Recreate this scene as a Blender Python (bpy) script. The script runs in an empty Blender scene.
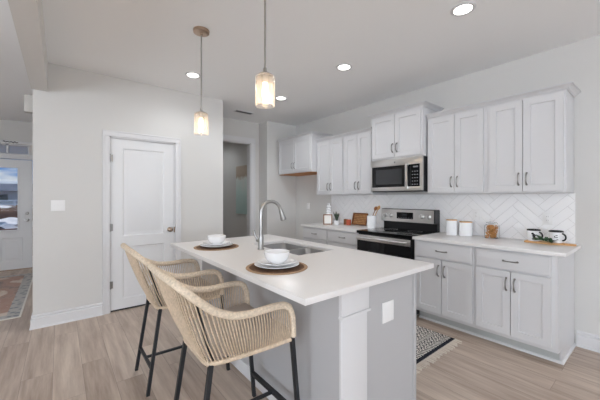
import bpy, bmesh, math, random
from mathutils import Vector, Matrix
random.seed(7)
SC = bpy.context.scene
COL = SC.collection
PI = math.pi

# ------------------------------------------------------------------ camera
EYE = 1.34
cd = bpy.data.cameras.new('camera')
cam = bpy.data.objects.new('camera', cd); COL.objects.link(cam)
cam.location = (0, 0, EYE)
cam.rotation_euler = (PI/2, 0, -math.radians(38.85))
cd.sensor_width = 36.0
cd.lens = 298.0/600*36
cd.shift_y = -2.5/600
cd.clip_start = 0.05; cd.clip_end = 400
SC.camera = cam

# ------------------------------------------------------------------ world, sun, big lights, exposure
SC.view_settings.view_transform = 'Standard'
SC.view_settings.look = 'None'
SC.view_settings.gamma = 1.0
SC.view_settings.use_curve_mapping = False
SC.view_settings.exposure = 0.03
w = bpy.data.worlds.new('sky'); SC.world = w; w.use_nodes = True
nt = w.node_tree; nt.nodes.clear()
wo = nt.nodes.new('ShaderNodeOutputWorld'); bg = nt.nodes.new('ShaderNodeBackground')
tc = nt.nodes.new('ShaderNodeTexCoord'); mp = nt.nodes.new('ShaderNodeMapping')
mp.inputs['Scale'].default_value = (3, 3, 9)
nz = nt.nodes.new('ShaderNodeTexNoise'); nz.inputs['Scale'].default_value = 2.2; nz.inputs['Detail'].default_value = 6
rp = nt.nodes.new('ShaderNodeValToRGB')
rp.color_ramp.elements[0].position = .51; rp.color_ramp.elements[0].color = (.09, .27, .66, 1)
rp.color_ramp.elements[1].position = .66; rp.color_ramp.elements[1].color = (.78, .84, .9, 1)
nt.links.new(tc.outputs['Generated'], mp.inputs['Vector']); nt.links.new(mp.outputs[0], nz.inputs['Vector'])
nt.links.new(nz.outputs['Fac'], rp.inputs['Fac']); nt.links.new(rp.outputs[0], bg.inputs['Color'])
bg.inputs['Strength'].default_value = .75
nt.links.new(bg.outputs[0], wo.inputs['Surface'])

def light(name, kind, loc, energy, color=(1, 1, 1), rot=(0, 0, 0), **kw):
    d = bpy.data.lights.new(name, kind); d.energy = energy; d.color = color
    for k, v in kw.items(): setattr(d, k, v)
    o = bpy.data.objects.new(name, d); COL.objects.link(o); o.location = loc; o.rotation_euler = rot
    return o
light('sun', 'SUN', (6, -4, 20), 2.3, (1, .96, .9), (math.radians(-18), math.radians(32), 0), angle=.01)
# daylight entering by the three windows of the wall behind the camera; the side-wall lamps are added fill, aimed up to brighten the ceiling
for i, x in enumerate((-2.6, -.2, 2.2)):
    light('window_daylight', 'AREA', (x, -7.97, 1.5), 68, (.85, .922, 1.0), (PI/2+.15, 0, 0), shape='RECTANGLE', size=1.6, size_y=1.8)
for i, y in enumerate((-5.4, -2.4, .6)):
    light('window_daylight', 'AREA', (-4.42, y, 1.5), 96, (.85, .922, 1.0), (PI/2+.6, 0, -PI/2), shape='RECTANGLE', size=1.6, size_y=1.8)

SC.cycles.max_bounces = 14; SC.cycles.diffuse_bounces = 10

# ------------------------------------------------------------------ materials
def mat(name, color, rough=.5, metal=0, coat=0, spec=.5, bump=None, vary=None, trans=0, ior=1.45, emit=None, estr=0, sheen=0):
    m = bpy.data.materials.new(name); m.use_nodes = True
    n = m.node_tree; b = n.nodes['Principled BSDF']
    b.inputs['Base Color'].default_value = (*color, 1); b.inputs['Roughness'].default_value = rough
    b.inputs['Metallic'].default_value = metal; b.inputs['Coat Weight'].default_value = coat
    b.inputs['Specular IOR Level'].default_value = spec
    b.inputs['Transmission Weight'].default_value = trans; b.inputs['IOR'].default_value = ior
    b.inputs['Sheen Weight'].default_value = sheen
    if emit: b.inputs['Emission Color'].default_value = (*emit, 1); b.inputs['Emission Strength'].default_value = estr
    t = n.nodes.new('ShaderNodeTexCoord')
    if vary:      # (scale, amount, stretch)
        mpn = n.nodes.new('ShaderNodeMapping'); mpn.inputs['Scale'].default_value = vary[2] if len(vary) > 2 else (1, 1, 1)
        no = n.nodes.new('ShaderNodeTexNoise'); no.inputs['Scale'].default_value = vary[0]; no.inputs['Detail'].default_value = 5
        r = n.nodes.new('ShaderNodeValToRGB'); a = vary[1]
        r.color_ramp.elements[0].position = .3; r.color_ramp.elements[1].position = .7
        r.color_ramp.elements[0].color = (*[max(0, c*(1-a)) for c in color], 1)
        r.color_ramp.elements[1].color = (*[min(1, c*(1+a)) for c in color], 1)
        n.links.new(t.outputs['Object'], mpn.inputs[0]); n.links.new(mpn.outputs[0], no.inputs['Vector'])
        n.links.new(no.outputs['Fac'], r.inputs[0]); n.links.new(r.outputs[0], b.inputs['Base Color'])
    if bump:      # (scale, strength)
        no2 = n.nodes.new('ShaderNodeTexNoise'); no2.inputs['Scale'].default_value = bump[0]; no2.inputs['Detail'].default_value = 3
        bm_ = n.nodes.new('ShaderNodeBump'); bm_.inputs['Strength'].default_value = bump[1]; bm_.inputs['Distance'].default_value = .002
        n.links.new(t.outputs['Object'], no2.inputs['Vector']); n.links.new(no2.outputs['Fac'], bm_.inputs['Height'])
        n.links.new(bm_.outputs[0], b.inputs['Normal'])
    return m

def srgb(r, g, b):
    f = lambda c: (c/255/12.92) if c <= 10 else ((c/255+.055)/1.055)**2.4
    return (f(r), f(g), f(b))

M = {}
M['wall'] = mat('wall_paint', srgb(212, 211, 209), .85, bump=(180, .06))
M['ceiling'] = mat('ceiling_paint', srgb(243, 244, 245), .95, bump=(90, .15))
M['trim'] = mat('trim_paint', srgb(219, 219, 221), .4)
M['doorp'] = mat('door_paint', srgb(225, 226, 228), .4)
M['cab'] = mat('cabinet_paint', srgb(208, 208, 210), .38)
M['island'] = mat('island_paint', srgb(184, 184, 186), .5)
M['toe'] = mat('toe_paint', srgb(184, 187, 186), .5)  # cabinet grey darkened to stand for shade in the toe recess
M['faucet'] = mat('faucet_steel', (.40, .395, .385), .34, 1)
M['chime'] = mat('chime_plastic', srgb(188, 186, 182), .5)  # white plastic greyed, shading of the box put into its colour
M['cooktop'] = mat('cooktop_glass', (.005, .005, .005), .08, spec=.16)
M['chrome'] = mat('chrome', (.86, .86, .85), .38, 1)
M['quartz'] = mat('white_quartz', srgb(228, 226, 225), .3, vary=(260, .006))
M['steel'] = mat('brushed_steel', (.66, .65, .64), .28, 1, bump=(60, .03))
M['sinksteel'] = mat('sink_steel', (.36, .36, .36), .30, 1)
M['nickel'] = mat('brushed_nickel', (.50, .49, .47), .32, 1)
M['pull'] = mat('pewter_pull', (.30, .29, .28), .35, 1)
M['bronze'] = mat('bronze_hardware', (.36, .28, .22), .35, 1)
M['copper'] = mat('warm_nickel', (.50, .37, .28), .3, 1)
M['blackm'] = mat('black_metal', (.018, .02, .024), .45)
M['blackglass'] = mat('black_glass', (.006, .006, .007), .06, spec=.3)
M['blackpl'] = mat('black_enamel', (.010, .010, .011), .3)
M['darkglass'] = mat('smoked_glass', (.035, .037, .04), .08)
M['grey_mark'] = mat('grey_print', (.26, .26, .27), .5)
M['rope'] = mat('beige_rope', srgb(206, 187, 164), .9, vary=(70, .15), bump=(240, .5))
M['wrap'] = mat('rope_wrap', srgb(220, 204, 183), .9, vary=(90, .18), bump=(200, .7))
M['cushion'] = mat('taupe_cushion', srgb(176, 163, 151), .95, vary=(160, .08), bump=(300, .3), sheen=.2)
M['china'] = mat('white_china', srgb(240, 241, 243), .12)
M['mat_dark'] = mat('woven_brown', srgb(104, 76, 56), .85, vary=(60, .3), bump=(160, .5))
M['mat_light'] = mat('woven_tan', srgb(168, 140, 113), .9, vary=(60, .15), bump=(160, .5))
M['wood'] = mat('light_wood', srgb(206, 160, 108), .5, vary=(14, .15, (1, .2, 1)))
M['wood_mid'] = mat('brown_wood', srgb(140, 92, 56), .55, vary=(18, .25, (1, .2, 1)))
M['rawwood'] = mat('raw_plywood', srgb(190, 128, 72), .6, vary=(10, .15, (1, .15, 1)))
M['plastic'] = mat('white_plastic', srgb(238, 238, 238), .35)
M['paper'] = mat('white_paper', srgb(236, 234, 230), .8)
M['leaf'] = mat('dark_leaf', srgb(62, 76, 62), .6, vary=(40, .3))
M['sprig'] = mat('green_sprig', srgb(58, 92, 62), .6, vary=(40, .3))
M['pretzel'] = mat('snack_brown', srgb(214, 158, 96), .6, vary=(40, .3))
M['orange'] = mat('orange_wax', srgb(196, 98, 70), .5)
M['black'] = mat('black_print', (.012, .012, .013), .5)
M['tile'] = mat('glazed_tile', srgb(247, 247, 248), .15)
M['grout'] = mat('grout', srgb(214, 213, 213), .9)
M['door_dark'] = mat('door_sweep', (.03, .03, .03), .8)
M['fringe'] = mat('cream_fringe', srgb(226, 218, 206), .95)
M['fence'] = mat('white_fence', srgb(235, 235, 235), .6)
M['siding'] = mat('grey_siding', srgb(196, 194, 192), .8)
M['roof'] = mat('slate_roof', srgb(98, 102, 114), .85, vary=(3, .1))
M['snow'] = mat('pale_rubble', srgb(235, 230, 224), .9, vary=(4, .1))
M['soil'] = mat('brown_soil', srgb(104, 78, 62), .95, vary=(2, .35))
M['bulb'] = mat('lamp_glow', (1, .8, .55), .4, emit=(1, .72, .42), estr=26)
M['led'] = mat('led_glow', (1, 1, 1), .4, emit=(1, .97, .92), estr=9)

def glass(name, col=(1, 1, 1), rough=0.0, bumpy=False, ior=1.45):
    m = bpy.data.materials.new(name); m.use_nodes = True; n = m.node_tree
    b = n.nodes['Principled BSDF']; b.inputs['Base Color'].default_value = (*col, 1)
    b.inputs['Transmission Weight'].default_value = 1; b.inputs['Roughness'].default_value = rough; b.inputs['IOR'].default_value = ior
    if bumpy:
        t = n.nodes.new('ShaderNodeTexCoord'); no = n.nodes.new('ShaderNodeTexVoronoi'); no.inputs['Scale'].default_value = 90
        bb = n.nodes.new('ShaderNodeBump'); bb.inputs['Strength'].default_value = .35; bb.inputs['Distance'].default_value = .003
        n.links.new(t.outputs['Object'], no.inputs['Vector']); n.links.new(no.outputs['Distance'], bb.inputs['Height']); n.links.new(bb.outputs[0], b.inputs['Normal'])
    if bumpy:     # the bubbled glass scatters part of the light of its bulb
        tr = n.nodes.new('ShaderNodeBsdfTranslucent'); tr.inputs['Color'].default_value = (1, .97, .95, 1)
        mx = n.nodes.new('ShaderNodeMixShader'); mx.inputs[0].default_value = .12; out = n.nodes['Material Output']
        n.links.new(b.outputs[0], mx.inputs[1]); n.links.new(tr.outputs[0], mx.inputs[2]); n.links.new(mx.outputs[0], out.inputs['Surface'])
    return m
M['glass'] = glass('clear_glass')
M['frosted'] = glass('frosted_glass', (.90, .80, .68), .7)
M['thin_glass'] = glass('thin_glass', ior=1.12)
M['seeded'] = glass('seeded_glass', (1, .97, .95), .14, True)

def plank_material():
    m = bpy.data.materials.new('plank_floor'); m.use_nodes = True; n = m.node_tree; b = n.nodes['Principled BSDF']
    t = n.nodes.new('ShaderNodeTexCoord'); s = n.nodes.new('ShaderNodeSeparateXYZ'); c = n.nodes.new('ShaderNodeCombineXYZ')
    n.links.new(t.outputs['Object'], s.inputs[0]); n.links.new(s.outputs['Y'], c.inputs['X']); n.links.new(s.outputs['X'], c.inputs['Y'])
    br = n.nodes.new('ShaderNodeTexBrick'); br.inputs['Scale'].default_value = 1; br.inputs['Brick Width'].default_value = 1.22
    br.inputs['Row Height'].default_value = .18; br.inputs['Mortar Size'].default_value = .0012; br.offset = .37; br.offset_frequency = 2
    br.inputs['Color1'].default_value = (.0, .0, .0, 1); br.inputs['Color2'].default_value = (1, 1, 1, 1); br.inputs['Mortar'].default_value = (.5, .5, .5, 1)
    n.links.new(c.outputs[0], br.inputs['Vector'])
    # grain: noise drawn out along the plank, moved per plank
    sc = n.nodes.new('ShaderNodeVectorMath'); sc.operation = 'MULTIPLY'; sc.inputs[1].default_value = (1.1, 13, 1)
    ad = n.nodes.new('ShaderNodeVectorMath'); ad.operation = 'ADD'
    mu = n.nodes.new('ShaderNodeVectorMath'); mu.operation = 'SCALE'; mu.inputs['Scale'].default_value = 23.0
    n.links.new(c.outputs[0], sc.inputs[0]); n.links.new(br.outputs['Color'], mu.inputs[0])
    n.links.new(sc.outputs[0], ad.inputs[0]); n.links.new(mu.outputs[0], ad.inputs[1])
    no = n.nodes.new('ShaderNodeTexNoise'); no.inputs['Scale'].default_value = 1.6; no.inputs['Detail'].default_value = 7; no.inputs['Roughness'].default_value = .6
    n.links.new(ad.outputs[0], no.inputs['Vector'])
    r = n.nodes.new('ShaderNodeValToRGB'); e = r.color_ramp.elements
    e[0].position = .25; e[0].color = (*srgb(160, 141, 126), 1); e[1].position = .75; e[1].color = (*srgb(212, 197, 182), 1)
    x = e.new(.5); x.color = (*srgb(188, 171, 157), 1)
    mx0 = n.nodes.new('ShaderNodeMath'); mx0.operation = 'MULTIPLY_ADD'; mx0.inputs[1].default_value = .20; mx0.inputs[2].default_value = -.08
    n.links.new(br.outputs['Color'], mx0.inputs[0])
    add = n.nodes.new('ShaderNodeMath'); add.operation = 'ADD'; n.links.new(no.outputs['Fac'], add.inputs[0]); n.links.new(mx0.outputs[0], add.inputs[1])
    n.links.new(add.outputs[0], r.inputs[0])
    mx = n.nodes.new('ShaderNodeMixRGB'); mx.inputs[2].default_value = (*srgb(142, 127, 115), 1)
    n.links.new(br.outputs['Fac'], mx.inputs[0]); n.links.new(r.outputs[0], mx.inputs[1]); n.links.new(mx.outputs[0], b.inputs['Base Color'])
    b.inputs['Roughness'].default_value = .42; b.inputs['Specular IOR Level'].default_value = .4
    return m
M['floor'] = plank_material()

def rug_material(name, kind):
    m = bpy.data.materials.new(name); m.use_nodes = True; n = m.node_tree; b = n.nodes['Principled BSDF']; b.inputs['Roughness'].default_value = 1
    b.inputs['Specular IOR Level'].default_value = .1
    t = n.nodes.new('ShaderNodeTexCoord')
    def math_(op, a, bb=None, c=None):
        q = n.nodes.new('ShaderNodeMath'); q.operation = op
        for i, v in enumerate((a, bb, c)):
            if v is None: continue
            if isinstance(v, (int, float)): q.inputs[i].default_value = v
            else: n.links.new(v, q.inputs[i])
        return q.outputs[0]
    s = n.nodes.new('ShaderNodeSeparateXYZ'); n.links.new(t.outputs['Object'], s.inputs[0])
    if kind == 'kilim':
        # bands across the rug (along y), each with its own zig-zag / block pattern in black on cream
        band = math_('FLOOR', math_('MULTIPLY', s.outputs['Y'], 24.0))
        tri = math_('PINGPONG', math_('MULTIPLY', s.outputs['X'], 46.0), 1.0)
        yy = math_('FRACT', math_('MULTIPLY', s.outputs['Y'], 24.0))
        zig = math_('GREATER_THAN', math_('FRACT', math_('ADD', math_('MULTIPLY', tri, .8), math_('MULTIPLY', yy, 1.4))), .52)
        wn = n.nodes.new('ShaderNodeTexWhiteNoise'); wn.noise_dimensions = '1D'; n.links.new(band, wn.inputs['W'])
        blk = math_('GREATER_THAN', math_('FRACT', math_('ADD', math_('MULTIPLY', s.outputs['X'], 31.0), math_('MULTIPLY', yy, .6))), .5)
        sel = math_('GREATER_THAN', wn.outputs['Value'], .45)
        pat = math_('ADD', math_('MULTIPLY', zig, sel), math_('MULTIPLY', blk, math_('SUBTRACT', 1.0, sel)))
        solid = math_('LESS_THAN', s.outputs['Y'], .035)
        no = n.nodes.new('ShaderNodeTexNoise'); no.inputs['Scale'].default_value = 75; n.links.new(t.outputs['Object'], no.inputs['Vector'])
        rough = math_('GREATER_THAN', math_('ADD', pat, math_('MULTIPLY', math_('SUBTRACT', no.outputs['Fac'], .5), 3.4)), .5)
        fac = math_('MULTIPLY', rough, math_('SUBTRACT', 1.0, solid))
        mx = n.nodes.new('ShaderNodeMixRGB'); n.links.new(fac, mx.inputs[0])
        mx.inputs[1].default_value = (*srgb(44, 46, 54), 1); mx.inputs[2].default_value = (*srgb(224, 218, 210), 1)
        n.links.new(mx.outputs[0], b.inputs['Base Color'])
    else:
        no = n.nodes.new('ShaderNodeTexNoise'); no.inputs['Scale'].default_value = 4.5; no.inputs['Detail'].default_value = 6
        mpn = n.nodes.new('ShaderNodeMapping'); mpn.inputs['Scale'].default_value = (1, .5, 1)
        n.links.new(t.outputs['Object'], mpn.inputs[0]); n.links.new(mpn.outputs[0], no.inputs['Vector'])
        r = n.nodes.new('ShaderNodeValToRGB'); e = r.color_ramp.elements
        e[0].position = .36; e[0].color = (*srgb(150, 138, 134), 1); e[1].position = .6; e[1].color = (*srgb(216, 204, 194), 1)
        x = e.new(.46); x.color = (*srgb(186, 160, 148), 1); x = e.new(.53); x.color = (*srgb(182, 152, 140), 1)
        n.links.new(no.outputs['Fac'], r.inputs[0])
        # border: x within .30 of the edge
        dx = math_('MINIMUM', math_('SUBTRACT', .65, math_('ABSOLUTE', s.outputs['X'])), math_('SUBTRACT', 1.25, math_('ABSOLUTE', s.outputs['Y'])))
        vor = n.nodes.new('ShaderNodeTexVoronoi'); vor.inputs['Scale'].default_value = 14; n.links.new(t.outputs['Object'], vor.inputs['Vector'])
        r2 = n.nodes.new('ShaderNodeValToRGB'); e = r2.color_ramp.elements
        e[0].position = .25; e[0].color = (*srgb(146, 150, 154), 1); e[1].position = .5; e[1].color = (*srgb(190, 188, 186), 1)
        n.links.new(vor.outputs['Distance'], r2.inputs[0])
        m1 = n.nodes.new('ShaderNodeMixRGB'); n.links.new(math_('LESS_THAN', dx, .13), m1.inputs[0]); n.links.new(r.outputs[0], m1.inputs[1]); n.links.new(r2.outputs[0], m1.inputs[2])
        m2 = n.nodes.new('ShaderNodeMixRGB'); n.links.new(math_('LESS_THAN', dx, .018), m2.inputs[0]); n.links.new(m1.outputs[0], m2.inputs[1]); m2.inputs[2].default_value = (*srgb(225, 222, 216), 1)
        n.links.new(m2.outputs[0], b.inputs['Base Color'])
    return m
M['kilim'] = rug_material('black_white_weave', 'kilim')
M['persian'] = rug_material('faded_weave', 'persian')

def art_material():
    m = bpy.data.materials.new('abstract_art'); m.use_nodes = True; n = m.node_tree; b = n.nodes['Principled BSDF']; b.inputs['Roughness'].default_value = .8
    t = n.nodes.new('ShaderNodeTexCoord'); s = n.nodes.new('ShaderNodeSeparateXYZ'); n.links.new(t.outputs['Object'], s.inputs[0])
    no = n.nodes.new('ShaderNodeTexNoise'); no.inputs['Scale'].default_value = 4; no.inputs['Detail'].default_value = 5; n.links.new(t.outputs['Object'], no.inputs['Vector'])
    q = n.nodes.new('ShaderNodeMath'); q.operation = 'MULTIPLY_ADD'; q.inputs[1].default_value = .55; n.links.new(no.outputs['Fac'], q.inputs[0]); n.links.new(s.outputs['Z'], q.inputs[2])
    r = n.nodes.new('ShaderNodeValToRGB'); e = r.color_ramp.elements
    e[0].position = .2; e[0].color = (*srgb(178, 206, 204), 1); e[1].position = 1.25/1.3; e[1].color = (*srgb(186, 170, 154), 1)
    x = e.new(.55); x.color = (*srgb(205, 226, 222), 1); x = e.new(.78); x.color = (*srgb(222, 228, 224), 1); x = e.new(.86); x.color = (*srgb(176, 160, 142), 1)
    q2 = n.nodes.new('ShaderNodeMath'); q2.operation = 'MULTIPLY'; q2.inputs[1].default_value = .8; n.links.new(q.outputs[0], q2.inputs[0]); q = q2
    n.links.new(q.outputs[0], r.inputs[0]); n.links.new(r.outputs[0], b.inputs['Base Color'])
    return m
M['art'] = art_material()

# ------------------------------------------------------------------ mesh helpers (all shapes in world coordinates)
def new(): return bmesh.new()
def box(bm, lo, hi, bev=0):
    x0, y0, z0 = lo; x1, y1, z1 = hi
    vs = [bm.verts.new(p) for p in ((x0,y0,z0),(x1,y0,z0),(x1,y1,z0),(x0,y1,z0),(x0,y0,z1),(x1,y0,z1),(x1,y1,z1),(x0,y1,z1))]
    fs = [bm.faces.new([vs[i] for i in f]) for f in ((3,2,1,0),(4,5,6,7),(0,1,5,4),(1,2,6,5),(2,3,7,6),(3,0,4,7))]
    if bev:
        es = list({e for f in fs for e in f.edges})
        bmesh.ops.bevel(bm, geom=es, offset=bev, segments=2, profile=.6, affect='EDGES')
    return bm
def hexa(bm, pts):
    vs = [bm.verts.new(p) for p in pts]
    for f in ((3,2,1,0),(4,5,6,7),(0,1,5,4),(1,2,6,5),(2,3,7,6),(3,0,4,7)): bm.faces.new([vs[i] for i in f])
    return bm
def bar(bm, a, b, wx, wy):     # square-section bar between two points
    a, b = Vector(a), Vector(b); d = (b-a).normalized()
    s = d.cross(Vector((0, 0, 1)))
    s = Vector((0, 1, 0)) if s.length < .2 else s.normalized()
    u = s.cross(d).normalized()
    P = []
    for c in (a, b):
        for (i, j) in ((-1,-1),(1,-1),(1,1),(-1,1)): P.append(c + s*(i*wx/2) + u*(j*wy/2))
    return hexa(bm, P)
def tube(bm, pts, r, n=8, cap=True):
    pts = [Vector(p) for p in pts]; rings = []
    prev = None
    for i, p in enumerate(pts):
        t = ((pts[i+1]-p) if i == 0 else (p-pts[i-1]) if i == len(pts)-1 else (pts[i+1]-pts[i-1])).normalized()
        if prev is None:
            a = t.orthogonal().normalized()
        else:
            a = (prev - t*prev.dot(t)).normalized()
        prev = a; b = t.cross(a)
        rr = r[i] if isinstance(r, (list, tuple)) else r
        rings.append([bm.verts.new(p + (a*math.cos(2*PI*k/n) + b*math.sin(2*PI*k/n))*rr) for k in range(n)])
    for A, B in zip(rings, rings[1:]):
        for k in range(n): bm.faces.new((A[k], A[(k+1) % n], B[(k+1) % n], B[k]))
    if cap: bm.faces.new(rings[0][::-1]); bm.faces.new(rings[-1])
    return bm
def lathe(bm, prof, c=(0, 0, 0), n=40, axis='z'):
    rings = []
    def P(r, h, a):
        v = (r*math.cos(a), r*math.sin(a), h)
        if axis == 'x': v = (h, v[0], v[1])
        if axis == 'y': v = (v[0], h, v[1])
        return Vector(v) + Vector(c)
    for r, h in prof:
        if r < 1e-6: rings.append([bm.verts.new(P(0, h, 0))])
        else: rings.append([bm.verts.new(P(r, h, 2*PI*k/n)) for k in range(n)])
    for A, B in zip(rings, rings[1:]):
        for k in range(n):
            k2 = (k+1) % n
            if len(A) == 1 and len(B) == 1: continue
            if len(A) == 1: bm.faces.new((A[0], B[k2], B[k]))
            elif len(B) == 1: bm.faces.new((A[k], A[k2], B[0]))
            else: bm.faces.new((A[k], A[k2], B[k2], B[k]))
    return bm
def prism(bm, poly, lo, hi, ax):      # polygon (2D) swept along axis ax
    def P(p, h):
        return {'x': (h, p[0], p[1]), 'y': (p[0], h, p[1]), 'z': (p[0], p[1], h)}[ax]
    a = [bm.verts.new(P(p, lo)) for p in poly]; b = [bm.verts.new(P(p, hi)) for p in poly]
    n = len(poly)
    for i in range(n): bm.faces.new((a[i], a[(i+1) % n], b[(i+1) % n], b[i]))
    bm.faces.new(a[::-1]); bm.faces.new(b)
    return bm
def sweep(bm, path, prof, side=1):     # (offset, z) profile swept along an xy path with mitres
    path = [Vector((p[0], p[1])) for p in path]; rings = []
    nrm = []
    for a, b in zip(path, path[1:]):
        d = (b-a).normalized(); nrm.append(Vector((d.y, -d.x))*side)
    for i, p in enumerate(path):
        if i == 0: m = nrm[0]
        elif i == len(path)-1: m = nrm[-1]
        else:
            m = nrm[i-1]+nrm[i]; m = m / (m.dot(nrm[i]))
        rings.append([bm.verts.new((p.x+m.x*o, p.y+m.y*o, z)) for o, z in prof])
    k = len(prof)
    for A, B in zip(rings, rings[1:]):
        for i in range(k): bm.faces.new((A[i], A[(i+1) % k], B[(i+1) % k], B[i]))
    bm.faces.new(rings[0][::-1]); bm.faces.new(rings[-1])
    return bm
def paneled(bm, O, U, V, N, w_, h_, t, panels, rec=.008, slope=.006, raised=0):
    """slab with recessed panels in its front; O is its lower corner on the front face"""
    O, U, V, N = Vector(O), Vector(U), Vector(V), Vector(N)
    us = sorted({0, w_, *[p[0] for p in panels], *[p[2] for p in panels]}); vs = sorted({0, h_, *[p[1] for p in panels], *[p[3] for p in panels]})
    cache = {}
    def P(u, v, d):
        k = (round(u, 5), round(v, 5), round(d, 5))
        if k not in cache: cache[k] = bm.verts.new(O+U*u+V*v-N*d)
        return cache[k]
    def rect(a, b, c, d, dep): return [P(a, b, dep), P(c, b, dep), P(c, d, dep), P(a, d, dep)]
    def ring(A, B):
        for i in range(4): bm.faces.new((A[i], A[(i+1) % 4], B[(i+1) % 4], B[i]))
    for i in range(len(us)-1):
        for j in range(len(vs)-1):
            a, c, b, d = us[i], us[i+1], vs[j], vs[j+1]
            if any(abs(p[0]-a) < 1e-6 and abs(p[2]-c) < 1e-6 and abs(p[1]-b) < 1e-6 and abs(p[3]-d) < 1e-6 for p in panels):
                A = rect(a, b, c, d, 0); B = rect(a+slope, b+slope, c-slope, d-slope, rec); ring(A, B)
                if raised:
                    q = slope+.03; C = rect(a+q, b+q, c-q, d-q, rec); q2 = q+.018; D = rect(a+q2, b+q2, c-q2, d-q2, rec-raised)
                    ring(B, C); ring(C, D); bm.faces.new(D)
                else: bm.faces.new(B)
            else: bm.faces.new(rect(a, b, c, d, 0))
    # sides and back, following the grid so that edges match
    def strip(pts):
        for p, q in zip(pts, pts[1:]): bm.faces.new((P(*p, 0), P(*q, 0), P(*q, t), P(*p, t)))
    strip([(u, 0) for u in us]); strip([(w_, v) for v in vs]); strip([(u, h_) for u in us[::-1]]); strip([(0, v) for v in vs[::-1]])
    back = [P(u, 0, t) for u in us] + [P(w_, v, t) for v in vs[1:]] + [P(u, h_, t) for u in us[::-1][1:]] + [P(0, v, t) for v in vs[::-1][1:-1]]
    bm.faces.new(back)
    return bm
def pull(bm, c, axis, N, L=.105, r=.0052, out=.027):
    c, axis, N = Vector(c), Vector(axis), Vector(N)
    pts = []
    for k in range(13):
        t = -1+2*k/12
        pts.append(c + axis*(t*L/2) + N*(out*(1-abs(t)**4.5)))
    tube(bm, pts, [r*(1.35-.5*(1-abs(-1+2*k/12))) for k in range(13)], 8)
    for s in (-1, 1):
        lathe_pt = c + axis*(s*L/2)
        tube(bm, [lathe_pt - N*.0005, lathe_pt + N*.004], .009, 10)
    return bm

def root_of(o):
    while o.parent: o = o.parent
    return o
def obj(name, bm, material, parent=None, smooth=True, angle=35):
    bmesh.ops.recalc_face_normals(bm, faces=bm.faces[:])
    if smooth:
        for f in bm.faces: f.smooth = True
        for e in bm.edges:
            if len(e.link_faces) == 2 and e.calc_face_angle(0) > math.radians(angle): e.smooth = False
    me = bpy.data.meshes.new(name)
    if parent: org = root_of(parent).location.copy()
    else:
        lo = [min(v.co[i] for v in bm.verts) for i in range(3)]; hi = [max(v.co[i] for v in bm.verts) for i in range(3)]
        org = Vector(((lo[0]+hi[0])/2, (lo[1]+hi[1])/2, lo[2]))
    bmesh.ops.translate(bm, verts=bm.verts[:], vec=-org)
    bm.to_mesh(me); bm.free()
    for m in (material if isinstance(material, (list, tuple)) else [material]): me.materials.append(m)
    o = bpy.data.objects.new(name, me); COL.objects.link(o)
    if parent: o.parent = parent
    else: o.location = org
    return o
def tag(o, label, cat, group=None):
    o['label'] = label; o['category'] = cat
    if group: o['group'] = group
    return o
def thing(name, label, cat, loc, group=None):
    o = bpy.data.objects.new(name, None); COL.objects.link(o); o.location = loc; o.empty_display_size = .1
    return tag(o, label, cat, group)
def struct(name, bm, m, parent=None, **k):
    o = obj(name, bm, m, parent, **k)
    if not parent: o['kind'] = 'structure'
    return o
def duptree(o, parent=None):
    c = o.copy(); COL.objects.link(c)
    if parent: c.parent = parent
    for ch in list(o.children): duptree(ch, c)
    return c

# ------------------------------------------------------------------ the setting
XW = 3.647          # kitchen wall behind the cabinets
CEIL = 2.75
YD = 4.075          # wall with the pantry door
YA = 4.654          # alcove wall
YH = 4.938          # wall with the cased opening
YF = 7.55           # front-door wall
struct('floor', box(new(), (-4.6, -8.15, -.1), (XW+.15, 9.2, 0)), M['floor'], smooth=False)
struct('ceiling', box(new(), (-4.6, -8.15, CEIL), (XW+.15, 9.2, CEIL+.12)), M['ceiling'], smooth=False)
struct('wall_right', box(new(), (XW, -8.15, 0), (XW+.15, 9.2, CEIL)), M['wall'], smooth=False)
def holed(name, plane, at, th, a0, a1, z0, z1, holes):
    """wall in the plane x=at or y=at with rectangular holes (a0,z0,a1,z1)"""
    bm = new(); xs = sorted({a0, a1, *[h[0] for h in holes], *[h[2] for h in holes]}); zs = sorted({z0, z1, *[h[1] for h in holes], *[h[3] for h in holes]})
    for i in range(len(xs)-1):
        for j in range(len(zs)-1):
            cx, cz = (xs[i]+xs[i+1])/2, (zs[j]+zs[j+1])/2
            if any(h[0] < cx < h[2] and h[1] < cz < h[3] for h in holes): continue
            if plane == 'y': box(bm, (xs[i], at, zs[j]), (xs[i+1], at+th, zs[j+1]))
            else: box(bm, (at, xs[i], zs[j]), (at+th, xs[i+1], zs[j+1]))
    bmesh.ops.remove_doubles(bm, verts=bm.verts[:], dist=1e-5)
    seen = {}
    for f in bm.faces: seen.setdefault(tuple(sorted(v.index for v in f.verts)) if False else tuple(sorted((round(v.co.x,4),round(v.co.y,4),round(v.co.z,4)) for v in f.verts)), []).append(f)
    bmesh.ops.delete(bm, geom=[f for fs in seen.values() if len(fs) > 1 for f in fs], context='FACES')
    return struct(name, bm, M['wall'], smooth=False)
WB = [(-3.4, .6, -1.8, 2.4), (-1.0, .6, .6, 2.4), (1.4, .6, 3.0, 2.4)]
holed('wall_back', 'y', -8.15, .15, -4.6, XW, 0, CEIL, WB)
WL = [(-6.2, .6, -4.6, 2.4), (-3.2, .6, -1.6, 2.4), (-.2, .6, 1.4, 2.4)]
holed('wall_left', 'x', -4.6, .15, -8.0, 9.2, 0, CEIL, WL)
DX0, DX1, DZ = .447, 1.179, 2.05
holed('wall_pantry', 'y', YD, .115, -.217, 1.845, 0, CEIL, [(DX0, 0, DX1, DZ)])
struct('wall_pantry_side', box(new(), (-.217, YD+.115, 0), (-.10, YF, CEIL)), M['wall'], smooth=False)
struct('wall_corridor_side', box(new(), (1.73, YD+.115, 0), (1.845, YH, CEIL)), M['wall'], smooth=False)
OX1, OZ = 2.785, 2.355
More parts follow.
